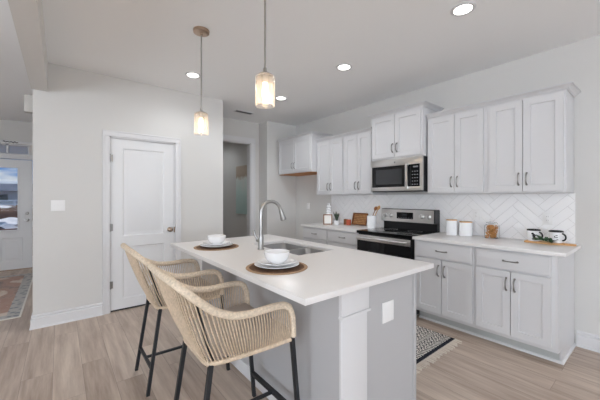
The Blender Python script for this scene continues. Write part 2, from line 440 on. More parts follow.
holed('wall_corridor_end', 'y', YH, .115, -.10, 2.969, 0, CEIL, [(1.90, 0, OX1, OZ)])
struct('wall_alcove', box(new(), (2.969, YA, 0), (XW, YH+.115, CEIL)), M['wall'], smooth=False)
struct('wall_bedroom_side', box(new(), (2.97, YH+.115, 0), (3.05, 9.2, CEIL)), M['wall'], smooth=False)
struct('wall_bedroom_end', box(new(), (-.10, 7.6, 0), (2.97, 7.7, CEIL)), M['wall'], smooth=False)
struct('wall_far', box(new(), (-4.6, 9.05, 0), (XW, 9.2, CEIL)), M['wall'], smooth=False) if False else None
# dropped beam between kitchen and foyer
struct('wall_beam', box(new(), (-.228, -8.0, 2.445), (-.1, YD, CEIL)), M['wall'], smooth=False)
# front door wall: door opening and transom opening
FX0, FX1 = -1.335, -.395
holed('wall_front', 'y', YF, .15, -4.45, -.217, 0, CEIL, [(FX0, 0, FX1, 2.055), (-1.31, 2.13, -.45, 2.32)])

# baseboards
BB = [(0, 0), (.026, 0), (.025, .010), (.020, .018), (.016, .020), (.016, .102), (.006, .112), (.006, .116), (.012, .122), (.012, .130), (.004, .14), (0, .14)]
struct('baseboard_pantry', sweep(new(), [(-.217, YD+.115), (-.217, YD), (.378, YD)], BB), M['trim'])
struct('baseboard_pantry_corner', sweep(new(), [(1.252, YD), (1.845, YD)], BB), M['trim'])
struct('baseboard_right', sweep(new(), [(XW, .53), (XW, -8.0)], BB), M['trim'])
struct('baseboard_alcove', sweep(new(), [(2.969, YA), (XW, YA)], BB), M['trim'])
struct('baseboard_front', sweep(new(), [(-4.45, YF), (FX0-.075, YF)], BB), M['trim'])
# shoe strip along the pantry wall baseboard
# casings
def casing(name, x0, x1, zt, y, wd=.062, th=.018):
    bm = new()
    prof = lambda a, b: None
    for (a, b) in ((x0-wd, x0), (x1, x1+wd)): box(bm, (a, y-th, 0), (b, y, zt), .004)
    box(bm, (x0-wd, y-th, zt), (x1+wd, y, zt+wd), .004)
    # thin back-band
    box(bm, (x0-wd-.006, y-th-.006, 0), (x0-wd+.010, y, zt+wd), .003); box(bm, (x1+wd-.010, y-th-.006, 0), (x1+wd+.006, y, zt+wd), .003)
    box(bm, (x0-wd-.006, y-th-.006, zt+wd-.010), (x1+wd+.006, y, zt+wd+.006), .003)
    # jamb
    box(bm, (x0-.002, y, 0), (x0+.012, y+.115, zt-.010)); box(bm, (x1-.012, y, 0), (x1+.002, y+.115, zt-.010)); box(bm, (x0+.012, y, zt-.014), (x1-.012, y+.115, zt))
    return struct(name, bm, M['trim'])
casing('trim_1', DX0, DX1, DZ, YD)
casing('trim_2', 1.90, OX1, OZ, YH, .088)

# pantry door
door = struct('door_1', paneled(new(), (DX0+.015, YD+.012, .02), (1, 0, 0), (0, 0, 1), (0, -1, 0), DX1-DX0-.03, 2.014, .035,
              [(.12, .115+.0, .582, .735), (.12, .86, .582, 1.905)], rec=.010, slope=.012, raised=.007), M['doorp'])
bm = new(); box(bm, (DX0+.015, YD+.014, 0.002), (DX1-.015, YD+.05, .0195)); obj('door_sweep', bm, M['door_dark'], door, smooth=False)  # dark strip standing for the shade in the gap below the door
bm = new(); c = (DX1-.068, YD+.012, .925)
lathe(bm, [(0, 0), (.030, 0), (.030, -.006), (.014, -.010), (.012, -.028), (.022, -.036), (.029, -.048), (.027, -.060), (.015, -.066), (0, -.067)], c, 28, 'y'); obj('door_knob', bm, M['bronze'], door)
for z in (.32, .99, 1.80):
    bm = new(); tube(bm, [(DX0+.010, YD-.008, z-.045), (DX0+.010, YD-.008, z+.045)], .0075, 10); box(bm, (DX0+.008, YD-.004, z-.04), (DX0+.034, YD+.0125, z+.04)); obj('hinge', bm, M['pull'], door)
bm = new(); box(bm, (DX1-.016, YD-.004, .885), (DX1-.004, YD+.012, .955), .001); obj('strike_plate', bm, M['bronze'], door)

# front door
fd = struct('door_2', paneled(new(), (-1.32, YF+.03, .02), (1, 0, 0), (0, 0, 1), (0, -1, 0), .91, 2.02, .045,
            [(.13, .16, .42, .60), (.49, .16, .78, .60)], rec=.010, slope=.014, raised=.006), M['doorp'])
# cut the light out of the door: remove front/back region by rebuilding with boxes
old = fd.data
bm = new()
G0, G1, H0, H1 = -1.105, -.612, .745, 1.885      # glass opening (world x, z)
paneled(bm, (-1.32, YF+.03, .02), (1, 0, 0), (0, 0, 1), (0, -1, 0), .91, H0-.02, .045, [(.13, .14, .42, .58), (.49, .14, .78, .58)], rec=.010, slope=.014, raised=.006)
box(bm, (-1.32, YF+.03, H0), (G0, YF+.075, H1)); box(bm, (G1, YF+.03, H0), (-.41, YF+.075, H1)); box(bm, (-1.32, YF+.03, H1), (-.41, YF+.075, 2.04))
bmesh.ops.recalc_face_normals(bm, faces=bm.faces[:]); bmesh.ops.translate(bm, verts=bm.verts[:], vec=-fd.location); bm.to_mesh(old); bm.free()
bm = new()
for a in ((G0-.03, H0-.03, G1+.03, H0), (G0-.03, H1, G1+.03, H1+.03), (G0-.03, H0, G0, H1), (G1, H0, G1+.03, H1)): box(bm, (a[0], YF+.018, a[1]), (a[2], YF+.03, a[3]), .003)
obj('glass_frame', bm, M['doorp'], fd)
bm = new(); box(bm, (G0, YF+.048, H0), (G1, YF+.054, H1)); obj('glass_pane', bm, M['thin_glass'], fd, smooth=False)
for z, r in ((1.045, .026), (.918, .029)):
    bm = new(); lathe(bm, [(0, 0), (r, 0), (r, -.008), (.012, -.014), (.012, -.03), (.026, -.038), (.026, -.055), (0, -.06)], (-.478, YF+.03, z), 24, 'y')
    obj('deadbolt' if z > 1 else 'door_knob', bm, M['pull'], fd)
bm = new(); box(bm, (FX0+.002, YF+.0, 0.001), (FX1-.002, YF+.10, .0195)); obj('threshold', bm, M['bronze'], fd, smooth=False)
bm = new()
for a, b in ((FX0-.07, FX0), (FX1, FX1+.07)): box(bm, (a, YF-.018, 0), (b, YF, 2.375), .003)
box(bm, (FX0, YF-.018, 2.325), (FX1, YF, 2.375), .003); box(bm, (FX0, YF-.018, 2.05), (FX1, YF, 2.135), .003)
struct('trim_3', bm, M['trim'])
bm = new()
for a, b in ((-1.31, -1.29), (-1.045, -1.015), (-.765, -.735), (-.47, -.45)): box(bm, (a, YF+.03, 2.13), (b, YF+.09, 2.32))
box(bm, (-1.29, YF+.03, 2.13), (-.47, YF+.09, 2.15)); box(bm, (-1.29, YF+.03, 2.30), (-.47, YF+.09, 2.32))
wt = struct('window_1', bm, M['trim'], smooth=False)
for a, b in ((-1.29, -1.045), (-1.015, -.765), (-.735, -.47)):
    bm = new(); box(bm, (a, YF+.055, 2.15), (b, YF+.06, 2.30)); obj('pane', bm, M['frosted'], wt, smooth=False)
# the other windows (behind the camera and, added for the ceiling fill, at its side)
k = 2
for (a, z0, b, z1) in WB:
    bm = new()
    for q in ((a, z0, a+.05, z1), (b-.05, z0, b, z1), (a+.05, z0, b-.05, z0+.05), (a+.05, z1-.05, b-.05, z1), (a+.05, 1.47, b-.05, 1.53)): box(bm, (q[0], -8.13, q[1]), (q[2], -8.07, q[3]))
    o = struct('window_%d' % k, bm, M['trim'], smooth=False); bm = new(); box(bm, (a+.05, -8.105, z0+.05), (b-.05, -8.1, z1-.05)); obj('pane', bm, M['glass'], o, smooth=False); k += 1
for (a, z0, b, z1) in WL:
    bm = new()
    for q in ((a, z0, a+.05, z1), (b-.05, z0, b, z1), (a+.05, z0, b-.05, z0+.05), (a+.05, z1-.05, b-.05, z1), (a+.05, 1.47, b-.05, 1.53)): box(bm, (-4.58, q[0], q[1]), (-4.52, q[2], q[3]))
    o = struct('window_%d' % k, bm, M['trim'], smooth=False); bm = new(); box(bm, (-4.555, a+.05, z0+.05), (-4.55, b-.05, z1-.05)); obj('pane', bm, M['glass'], o, smooth=False); k += 1

# small scroll on the transom trim
bm = new()
pts = []
for i in range(60):
    t = i/59; pts.append((-.80+.20*t, YF-.022, 2.35+.014*math.sin(t*26)*(.6+.4*math.cos(t*9))))
tube(bm, pts, .006, 6)
tag(obj('door_sign', bm, M['black']), 'small dark scroll ornament on white trim above front door', 'ornament')

# ------------------------------------------------------------------ outside the front door
struct('ground', box(new(), (-60, YF+.16, -.35), (40, 140, -.2)), M['soil'], smooth=False)
random.seed(3)
def mound(name, x, y, r, h, m, label):
    bm = new(); bmesh.ops.create_icosphere(bm, subdivisions=3, radius=1)
    for v in bm.verts:
        f = 1+.22*math.sin(7*v.co.x+x)*math.cos(6*v.co.y+y)+.12*math.sin(17*v.co.x*v.co.y+3*x)
        v.co = Vector((x+v.co.x*r*f, y+v.co.y*r*.7*f, -.22+max(-.05, v.co.z)*h*f))
    return tag(obj(name, bm, m), label, 'mound')
mound('rubble_mound', -2.05, 21.5, 1.3, .45, M['snow'], 'pale rubble heap outside, closest to the front door glass')
mound('soil_mound', -2.6, 27.0, 2.4, .95, M['soil'], 'dark brown soil heap behind the pale rubble outside')
mound('rubble_mound', -3.5, 37.0, 3.0, .7, M['snow'], 'long pale rubble heap beyond the soil heap outside')
bm = new()
for i in range(22): box(bm, (-20+i*1.5, 40, -.2), (-19.88+i*1.5, 40.12, 1.05))
for z in (.25, .62, .98): box(bm, (-20, 40.03, z), (11.6, 40.09, z+.12))
tag(obj('rail_fence', bm, M['fence'], smooth=False), 'white rail fence outside seen through the front door glass', 'fence')
h = thing('house', 'distant grey house with dark slate roof outside front door', 'house', (-9, 92, -.2))
bm = new(); box(bm, (-26, 86, -.2), (8, 98, 2.75)); obj('wall', bm, M['siding'], h, smooth=False)
bm = new(); prism(bm, [(85.2, 2.7), (98.8, 2.7), (92, 4.4)], -27, 9, 'x'); obj('roof', bm, M['roof'], h, smooth=False)
for x in (-22, -16, -10, -4, 2):
    bm = new(); box(bm, (x, 85.9, .7), (x+1.6, 86, 2.0)); obj('window', bm, M['darkglass'], h, smooth=False)

# ------------------------------------------------------------------ ceiling lights, vent
def downlight(x, y, label, energy=16, ang=2.75, grp='recessed ceiling lights'):
    t = thing('recessed_light', label, 'ceiling light', (x, y, CEIL), grp)
    bm = new(); lathe(bm, [(.062, -.001), (.062, -.006), (.080, -.007), (.086, -.003), (.086, 0), (.062, -.001)], (x, y, CEIL), 36); obj('trim_ring', bm, M['trim'], t)
    bm = new(); lathe(bm, [(0, -.004), (.062, -.004), (.062, -.0005), (0, -.0005)], (x, y, CEIL), 36); obj('diffuser', bm, M['led'], t)
    l = light('recessed_light_lamp', 'SPOT', (x, y, CEIL-.02), energy, (.93, .965, 1.0), (0, 0, 0), spot_size=ang, spot_blend=.6, shadow_soft_size=.06)
    l.parent = t; l.location = (0, 0, -.02)
    return t
E = 16.5
downlight(2.348, .971, 'recessed ceiling light in front of the cabinet pair closest to camera', E*.55)
downlight(2.39, 2.209, 'recessed ceiling light in front of the microwave', E)
downlight(2.439, 3.458, 'recessed ceiling light in front of the tall left wall cabinets, nearest the vent', E*1.6)
downlight(1.192, 3.444, 'recessed ceiling light beside the hanging pendant, in front of pantry door', E)
downlight(.9, -1.2, 'recessed ceiling light behind the camera over the open floor', E)
downlight(-2.0, -1.2, 'recessed ceiling light behind the camera over the sitting area', E)
downlight(-1.0, 5.6, 'recessed ceiling light over the foyer rug', 24)
downlight(2.2, 6.4, 'recessed ceiling light in the room beyond the cased opening', 22)  # out-of-view lamp added to light the dim room
v = thing('ceiling_vent', 'dark slotted air vent in ceiling near the corridor', 'vent', (2.36, 4.41, CEIL))
bm = new()
for a in ((2.20, 4.355, 2.52, 4.370), (2.20, 4.450, 2.52, 4.465), (2.20, 4.370, 2.215, 4.45), (2.505, 4.37, 2.52, 4.45)): box(bm, (a[0], a[1], CEIL-.008), (a[2], a[3], CEIL))
obj('frame', bm, M['trim'], v, smooth=False)
bm = new(); box(bm, (2.215, 4.37, CEIL-.002), (2.505, 4.45, CEIL)); obj('duct', bm, M['black'], v, smooth=False)
for i in range(4):
    bm = new(); y = 4.378+i*.02; hexa(bm, [(2.215, y, CEIL-.008), (2.505, y, CEIL-.008), (2.505, y+.002, CEIL-.008), (2.215, y+.002, CEIL-.008), (2.215, y+.008, CEIL-.002), (2.505, y+.008, CEIL-.002), (2.505, y+.010, CEIL-.002), (2.215, y+.010, CEIL-.002)]); obj('slat', bm, M['grey_mark'], v, smooth=False)

# pendants
def pendant(x, y, ztop, label):
    t = thing('pendant_light', label, 'pendant lamp', (x, y, CEIL), 'pendant lights over the island')
    bm = new(); lathe(bm, [(0, 0), (.065, 0), (.067, -.006), (.064, -.022), (.05, -.026), (.012, -.028), (.010, -.045), (0, -.045)], (x, y, CEIL), 36); obj('canopy', bm, M['copper'], t)
    bm = new(); tube(bm, [(x, y, CEIL-.04), (x, y, ztop+.03)], .0062, 10); obj('rod', bm, M['nickel'], t)
    bm = new(); lathe(bm, [(0, .045), (.010, .045), (.012, .02), (.030, .012), (.036, .004), (.036, -.002), (.022, -.004), (.021, -.045), (0, -.046)], (x, y, ztop), 28); obj('socket_cap', bm, M['nickel'], t)
    R = .057; hgt = .178
    bm = new(); lathe(bm, [(.024, -.0005), (R-.008, -.0005), (R, -.010), (R, -hgt), (R-.0035, -hgt), (R-.0035, -.012), (R-.010, -.005), (.024, -.005), (.024, -.0005)], (x, y, ztop), 40); obj('glass_shade', bm, M['seeded'], t)
    bm = new(); lathe(bm, [(0, -.044), (.012, -.046), (.013, -.06), (.016, -.075), (.016, -.135), (.011, -.15), (0, -.155)], (x, y, ztop), 20); obj('bulb', bm, M['bulb'], t)
    l = light('pendant_lamp_light', 'POINT', (0, 0, 0), 3.0, (1, .8, .55), shadow_soft_size=.03, specular_factor=.15); l.parent = t; l.location = (0, 0, ztop-CEIL-.215)
pendant(.945, 1.502, 2.06, 'glass cylinder pendant light hanging above the white bowl set beside the sink')
pendant(.929, 2.48, 2.05, 'glass cylinder pendant light whose round ceiling canopy shows, above the far place setting')

# ------------------------------------------------------------------ wall plates
def plate(cx, cy, cz, n, w_, h_, label, kind='outlet', grp=None, rockers=1):
    """cover plate lying on a wall; n = outward normal"""
    n = Vector(n); u = Vector((-n.y, n.x, 0)); c = Vector((cx, cy, cz))
    t = thing('light_switch' if kind == 'switch' else 'wall_outlet', label, 'switch' if kind == 'switch' else 'outlet', c, grp)
    def b(bm, a0, a1, z0, z1, d0, d1, bev):
        P = [c+u*a+n*d+Vector((0, 0, z)) for a in (a0, a1) for d in (d0, d1) for z in (z0, z1)]
        lo = [min(p[i] for p in P) for i in range(3)]; hi = [max(p[i] for p in P) for i in range(3)]
        return box(bm, lo, hi, bev)
    obj('cover_plate', b(new(), -w_/2, w_/2, -h_/2, h_/2, 0, .006, .002), M['plastic'], t)
    for i in range(rockers):
        off = (i-(rockers-1)/2)*.046
        if kind == 'switch':
            obj('toggle', b(new(), off-.005, off+.005, -.004, .018, .006, .016, .001), M['plastic'], t)
        else:
            obj('receptacle', b(new(), off-.017, off+.017, -.034, .034, .006, .0085, .001), M['plastic'], t)
            for z in (.018, -.018):
                for s in (-.006, .006): obj('slot', b(new(), off+s-.0012, off+s+.0012, z-.005, z+.005, .0082, .0089, 0), M['grey_mark'], t, smooth=False)
plate(-.016, YD, 1.255, (0, -1, 0), .118, .115, 'white double toggle switch plate on wall beside pantry door', 'switch', rockers=2)
plate(XW-.0105, .735, 1.14-.0, (-1, 0, 0), .075, .118, 'white outlet on herringbone tile above the mugs')
plate(XW-.0105, 1.36, 1.15, (-1, 0, 0), .075, .118, 'white outlet on herringbone tile above the canisters')
plate(XW, 4.28, 1.18, (-1, 0, 0), .075, .118, 'white outlet on bare wall beside the left counter end')
bm = new(); box(bm, (-.285, YD+.02, 2.215), (-.217, YD+.11, 2.385), .006)
tag(obj('door_chime', bm, M['chime']), 'white door chime box high on the wall end', 'door chime')

# ------------------------------------------------------------------ kitchen run
XU = XW-.33       # upper cabinet face frame
XB = XW-.61       # base cabinet face frame
NX = (-1, 0, 0)
def shaker(xf, y0, y1, z0, z1, st=.055, t=.019):
    return paneled(new(), (xf, y0, z0), (0, 1, 0), (0, 0, 1), NX, y1-y0, z1-z0, t, [(st, st, y1-y0-st, z1-z0-st)], rec=.010, slope=.004)
def upper(label, y0, y1, z0, z1, xf, margin=(.028, .028, .035, .02), grp='wall cabinets', raw=False, wallgap=.0):
    t = thing('wall_cabinet', label, 'cabinet', (XW, (y0+y1)/2, z0), grp)
    obj('body', box(new(), (xf, y0, z0), (XW-.001, y1, z1), .0015), M['cab'], t)
    ml, mh, mb, mt = margin; mid = (y0+y1)/2; g = .003; xd = xf-.0195
    for (a, b, hs) in ((y0+ml, mid-g, 1), (mid+g, y1-mh, -1)):
        d = obj('door', shaker(xd, a, b, z0+mb, z1-mt), M['cab'], t)
        hy = (b-.028) if hs == 1 else (a+.028)
        obj('handle', pull(new(), (xd, hy, z0+mb+.112), (0, 0, 1), NX), M['pull'], d)
    if raw:
        obj('bottom_panel', box(new(), (xf+.006, y0+.004, z0-.008), (XW-.002, y1-.004, z0-.0005)), M['rawwood'], t, smooth=False)
    return t
UZ0, UZ1 = 1.382, 2.250
upper('white two-door wall cabinet at open end of the run, above the mugs', .548, 1.145, UZ0, UZ1, XU, (.014, .028, .016, .018))
upper('white two-door wall cabinet between microwave and the end cabinet, above the canisters', 1.146, 1.762, UZ0, UZ1, XU, (.028, .012, .016, .018))
upper('white two-door wall cabinet beside the microwave, above the crock', 2.534, 3.06, UZ0, UZ1, XU, (.02, .012, .016, .018))
upper('white two-door wall cabinet beside the fridge recess, above the picture frame', 3.061, 3.66, UZ0, UZ1, XU, (.02, .012, .016, .018))
XM = XW-.41
mwc = upper('short raised white two-door wall cabinet above the microwave', 1.774, 2.490, 1.822, 2.385, XM, (.022, .016, .02, .02))
XFR = 3.2
frc = upper('short white wall cabinet over the empty fridge recess, raw wood underside', 3.664, 4.60, 1.765, 2.372, XFR, (.03, .02, .02, .02), raw=True)
CR = [(0, 0), (.009, 0), (.009, .010), (.015, .013), (.018, .022), (.031, .037), (.036, .040), (.036, .045), (.045, .047), (.045, .058), (0, .058)]
def crown(path, z, label):
    return tag(obj('crown_moulding', sweep(new(), path, [(o, z+h*.74) for o, h in CR], side=1), M['cab']), label, 'moulding', 'crown mouldings')
tp = UZ1+.001
crown([(XW-.002, .546), (XU, .546), (XU, 1.764)][::-1] if False else [(XU-.001, 1.764), (XU-.001, .547), (XW-.002, .547)], tp-.018 if False else tp, 'white crown moulding on the two wall cabinets at open end')
crown([(XU-.001, 3.662), (XU-.001, 2.533)], tp, 'white crown moulding on the wall cabinets between fridge recess and microwave')
def crown_part(path, z, par):
    obj('crown_moulding', sweep(new(), path, [(o, z+h*.74) for o, h in CR], side=1), M['cab'], par)
crown_part([(XW-.002, 2.491), (XM-.001, 2.491), (XM-.001, 1.773), (XW-.002, 1.773)], 2.386, mwc)
crown_part([(XFR-.001, 4.603), (XFR-.001, 3.663), (XW-.002, 3.663)], 2.373, frc)

def base(label, y0, y1, ends=(0, 0), grp='base cabinets'):
    t = thing('base_cabinet', label, 'cabinet', (XW, (y0+y1)/2, 0), grp)
    bm = new(); box(bm, (XB, y0, .115), (XW-.001, y1, .8825), .0015); obj('body', bm, M['cab'], t)
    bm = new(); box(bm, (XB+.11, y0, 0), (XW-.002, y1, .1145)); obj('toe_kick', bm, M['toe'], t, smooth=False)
    xd = XB-.0195; ml = .02; mid = (y0+y1)/2; g = .003
    a0, a1 = y0+(.028 if ends[0] else .014), y1-.02
    d = obj('drawer', paneled(new(), (xd, a0, .712), (0, 1, 0), (0, 0, 1), NX, a1-a0, .156, .019, [(.008, .008, a1-a0-.008, .148)], rec=-.003, slope=.004), M['cab'], t)
    obj('handle', pull(new(), (xd-.003, (a0+a1)/2, .79), (0, 1, 0), NX), M['pull'], d)
    mid = (a0+a1)/2
    for (a, b, hs) in ((a0, mid-g, 1), (mid+g, a1, -1)):
        d = obj('door', shaker(xd, a, b, .150, .699), M['cab'], t)
        hy = (b-.028) if hs == 1 else (a+.028)
        obj('handle', pull(new(), (xd, hy, .590), (0, 0, 1), NX), M['pull'], d)
    return t
e1 = base('white base cabinet with drawer and two doors at open end, under the mugs', .560, 1.155, (1, 0))
e2 = base('white base cabinet with drawer and two doors beside the range, under the canisters', 1.156, 1.764)
base('white base cabinet beside the range and behind the island, under the crock', 2.542, 3.115)
base('white base cabinet beside the fridge recess, under the picture frame', 3.116, 3.685)
# finished end panel and moulding at the floor
bm = new(); prism(bm, [(XB, .115), (XB+.105, .115), (XB+.105, 0), (XW-.002, 0), (XW-.002, .8825), (XB, .8825)], .547, .5595, 'y'); obj('end_panel', bm, M['cab'], e1, smooth=False)
SH = [(0, 0), (.014, 0), (.013, .010), (.008, .017), (0, .02)]
bm = new(); sweep(bm, [(XB+.1095, 1.155), (XB+.1095, .5465), (XW-.002, .5465)], SH, 1)
obj('toe_moulding', bm, M['trim'], e1)
bm = new(); sweep(bm, [(XB+.1095, 1.763), (XB+.1095, 1.1565)], SH, 1); obj('toe_moulding', bm, M['trim'], e2)
XC = XW-.648
def slab(name, lo, hi, label):
    return tag(obj(name, box(new(), lo, hi, .003), M['quartz']), label, 'countertop', 'white quartz wall countertops')
slab('countertop', (XC, .498, .8835), (XW-.001, 1.767, .914), 'white quartz countertop holding mugs, jar and canisters')
slab('countertop', (XC, 2.539, .8835), (XW-.001, 3.71, .914), 'white quartz countertop holding picture frame, tray and crock')

# herringbone backsplash
def clip(poly, lo, hi):
    for ax in (0, 1):
        for s, lim in ((1, lo[ax]), (-1, -hi[ax])):
            out = []
            for i in range(len(poly)):
                p, q = poly[i], poly[(i+1) % len(poly)]
                dp, dq = s*p[ax]-lim, s*q[ax]-lim
                if dp >= 0: out.append(p)
                if dp*dq < 0:
                    t = dp/(dp-dq); out.append((p[0]+(q[0]-p[0])*t, p[1]+(q[1]-p[1])*t))
            poly = out
            if len(poly) < 3: return []
    return poly
bs = thing('tile_backsplash', 'white glossy herringbone tile backsplash between counters and wall cabinets', 'backsplash', (XW, 2.1, .914))
bm = new(); box(bm, (XW-.006, .536, .9145), (XW-.0005, 3.66, UZ0-.0005)); obj('grout', bm, M['grout'], bs, smooth=False)
bm = new(); TW, NL = .0762, 4
lo, hi = (.540, .917), (3.656, UZ0-.003)
c45 = math.sqrt(.5)
def area(p): return abs(sum(p[i][0]*p[(i+1) % len(p)][1]-p[(i+1) % len(p)][0]*p[i][1] for i in range(len(p)))/2)
for m_ in range(-30, 30):
    for k_ in range(-60, 60):
        for kind in (0, 1):
            ox, oy = k_+m_*NL, k_-m_*NL
            r = (ox, oy, ox+NL, oy+1) if kind == 0 else (ox, oy+1, ox+1, oy+1+NL)
            cx, cy = ((r[0]+r[2])/2)*TW, ((r[1]+r[3])/2)*TW
            wy, wz = (cx-cy)*c45+2.1, (cx+cy)*c45+1.15
            if not (lo[0]-.3 < wy < hi[0]+.3 and lo[1]-.3 < wz < hi[1]+.3): continue
            def quad(i):
                R = (r[0]*TW+i, r[1]*TW+i, r[2]*TW-i, r[3]*TW-i)
                return [((x-y)*c45+2.1, (x+y)*c45+1.15) for x, y in ((R[0], R[1]), (R[2], R[1]), (R[2], R[3]), (R[0], R[3]))]
            A = clip(quad(.0012), lo, hi); B = clip(quad(.0036), (lo[0]+.001, lo[1]+.001), (hi[0]-.001, hi[1]-.001))
            if len(A) < 3 or area(A) < 1e-4: continue
            if len(A) == len(B) and area(B) > 2e-5:
                a = [bm.verts.new((XW-.0062, *p)) for p in A]; a2 = [bm.verts.new((XW-.0088, *p)) for p in A]; b = [bm.verts.new((XW-.0104, *p)) for p in B]
                for i in range(len(A)):
                    j = (i+1) % len(A); bm.faces.new((a[i], a[j], a2[j], a2[i])); bm.faces.new((a2[i], a2[j], b[j], b[i]))
                bm.faces.new(b)
            else:
                a = [bm.verts.new((XW-.0062, *p)) for p in A]; b = [bm.verts.new((XW-.0098, *p)) for p in A]
                for i in range(len(A)):
                    j = (i+1) % len(A); bm.faces.new((a[i], a[j], b[j], b[i]))
                bm.faces.new(b)
obj('tiles', bm, M['tile'], bs, smooth=False)

# ------------------------------------------------------------------ microwave
MY0, MY1, MZ0, MZ1 = 1.768, 2.496, 1.410, 1.817
XMW = XM-.022
mw = thing('microwave', 'stainless steel microwave with black glass door mounted above the range', 'microwave', (XW, 2.13, MZ0))
obj('body', box(new(), (XM+.005, MY0, MZ0+.012), (XW-.012, MY1, MZ1), .002), M['blackpl'], mw)
cp = MY0+.165                                        # control panel / door split
fb = new(); 
for a in ((MY0, MZ1-.085, MY1, MZ1), (MY0, MZ0+.012, MY1, MZ0+.06), (MY1-.026, MZ0+.06, MY1, MZ1-.085), (MY0, MZ0+.06, MY0+.034, MZ1-.085)): box(fb, (XMW, a[0], a[1]), (XM+.004, a[2], a[3]), .002)
obj('front_frame', fb, M['steel'], mw)
dr = obj('door', box(new(), (XMW+.001, cp+.052, MZ0+.061), (XM+.004, MY1-.0265, MZ1-.086)), M['blackglass'], mw, smooth=False)
obj('window', box(new(), (XMW-.0006, cp+.10, MZ0+.095), (XMW+.0009, MY1-.085, MZ1-.125)), M['darkglass'], dr, smooth=False)
bm = new(); box(bm, (XMW-.040, cp+.004, MZ0+.035), (XMW-.016, cp+.036, MZ1-.072), .006)
for z in (MZ0+.05, MZ1-.09): box(bm, (XMW-.018, cp+.010, z-.012), (XMW-.0002, cp+.030, z+.012))
obj('handle', bm, M['steel'], mw)
pn = obj('control_panel', box(new(), (XMW+.0005, MY0+.0345, MZ0+.061), (XM+.004, cp+.0515, MZ1-.086)), M['blackglass'], mw, smooth=False)
bm = new(); box(bm, (XMW-.0006, MY0+.055, MZ1-.125), (XMW+.0004, MY0+.115, MZ1-.108)); obj('display', bm, M['grey_mark'], pn, smooth=False)
for r_ in range(5):
    for c_ in range(3):
        bm = new(); y = MY0+.055+c_*.03; z = MZ0+.08+r_*.038; box(bm, (XMW-.0006, y, z), (XMW+.0004, y+.016, z+.009)); obj('button', bm, M['grey_mark'], pn, smooth=False)
bm = new(); lathe(bm, [(0, -.0012), (.011, -.0012), (.011, 0), (0, 0)], (XMW-.0002, 2.13, MZ1-.043), 20, 'x'); obj('badge', bm, M['grey_mark'], mw)
bm = new(); box(bm, (XMW+.03, MY0+.01, MZ0), (XW-.03, MY1-.01, MZ0+.0115)); obj('vent_grille', bm, M['blackpl'], mw, smooth=False)

# ------------------------------------------------------------------ range
RY0, RY1 = 1.7705, 2.5345
XR = XW-.66
rg = thing('range', 'stainless steel and black glass electric range between the counters', 'stove', (XW-.3, 2.152, 0))
obj('body', box(new(), (XR+.03, RY0+.002, .03), (XW-.02, RY1-.002, .885), .002), M['blackpl'], rg)
ct = obj('cooktop', box(new(), (XR-.012, RY0, .886), (XW-.085, RY1, .922), .005), M['cooktop'], rg)
for (x, y, r_) in ((XR+.17, RY0+.20, .105), (XR+.17, RY1-.20, .085), (XR+.42, RY0+.20, .085), (XR+.42, RY1-.20, .105)):
    bm = new(); lathe(bm, [(r_-.003, .0002), (r_-.003, .0008), (r_, .0008), (r_, .0002), (r_-.003, .0002)], (x, y, .922), 40); obj('burner_ring', bm, M['grey_mark'], ct)
dr = obj('oven_door', box(new(), (XR-.004, RY0+.006, .235), (XR+.029, RY1-.006, .872), .003), M['blackglass'], rg)
obj('top_rail', box(new(), (XR-.010, RY0+.008, .80), (XR-.0035, RY1-.008, .872), .002), M['steel'], dr)
obj('window', box(new(), (XR-.0052, RY0+.14, .36), (XR-.0042, RY1-.14, .68)), M['darkglass'], dr, smooth=False)
bm = new(); tube(bm, [(XR-.052, RY0+.03, .838), (XR-.052, RY1-.03, .838)], .0135, 14)
for y in (RY0+.06, RY1-.06): box(bm, (XR-.048, y-.012, .828), (XR-.0105, y+.012, .848), .002)
obj('handle', bm, M['steel'], dr)
obj('drawer', box(new(), (XR-.004, RY0+.006, .06), (XR+.029, RY1-.006, .226), .003), M['steel'], rg)
bm = new(); prism(bm, [(XW-.084, .886), (XW-.02, .886), (XW-.02, 1.176), (XW-.03, 1.188), (XW-.130, 1.188), (XW-.138, 1.180), (XW-.142, 1.026), (XW-.084, 1.012)], RY0, RY1, 'y'); bgd = obj('backguard', bm, M['blackpl'], rg)
bm = new(); prism(bm, [(XW-.150, 1.022), (XW-.1425, 1.022), (XW-.1385, 1.182), (XW-.1455, 1.182)], RY0+.012, RY1-.004, 'y'); fp = obj('control_fascia', bm, M['steel'], bgd, smooth=False)
def fx(z): return XW-.150+.0045*(z-1.022)/.16
for y in (RY0+.075, RY0+.165, RY1-.065, RY1-.15):
    z = 1.102; bm = new(); lathe(bm, [(0, -.032), (.021, -.032), (.024, -.026), (.026, -.004), (.030, -.002), (.030, .002), (0, .002)], (fx(z)-.0005, y, z), 24, 'x'); kb = obj('knob', bm, M['chrome'], fp)
    bm = new(); box(bm, (fx(z)-.0345, y-.003, z-.018), (fx(z)-.0327, y+.003, z+.018)); obj('pointer', bm, M['grey_mark'], kb, smooth=False)
bm = new(); box(bm, (fx(1.09)-.005, 2.05, 1.062), (fx(1.09)+.004, 2.285, 1.146), .001); ds = obj('display', bm, M['blackglass'], fp)
for i in range(6):
    bm = new(); y = 2.064+i*.036; box(bm, (fx(1.09)-.0058, y, 1.072), (fx(1.09)-.0049, y+.018, 1.078)); obj('button', bm, M['grey_mark'], ds, smooth=False)
bm = new(); box(bm, (fx(1.09)-.0058, 2.13, 1.105), (fx(1.09)-.0049, 2.20, 1.128)); obj('clock', bm, M['darkglass'], ds, smooth=False)
for (x, y) in ((XR+.06, RY0+.05), (XR+.06, RY1-.05), (XW-.07, RY0+.05), (XW-.07, RY1-.05)):
    bm = new(); tube(bm, [(x, y, 0), (x, y, .031)], .018, 10); obj('foot', bm, M['blackpl'], rg)

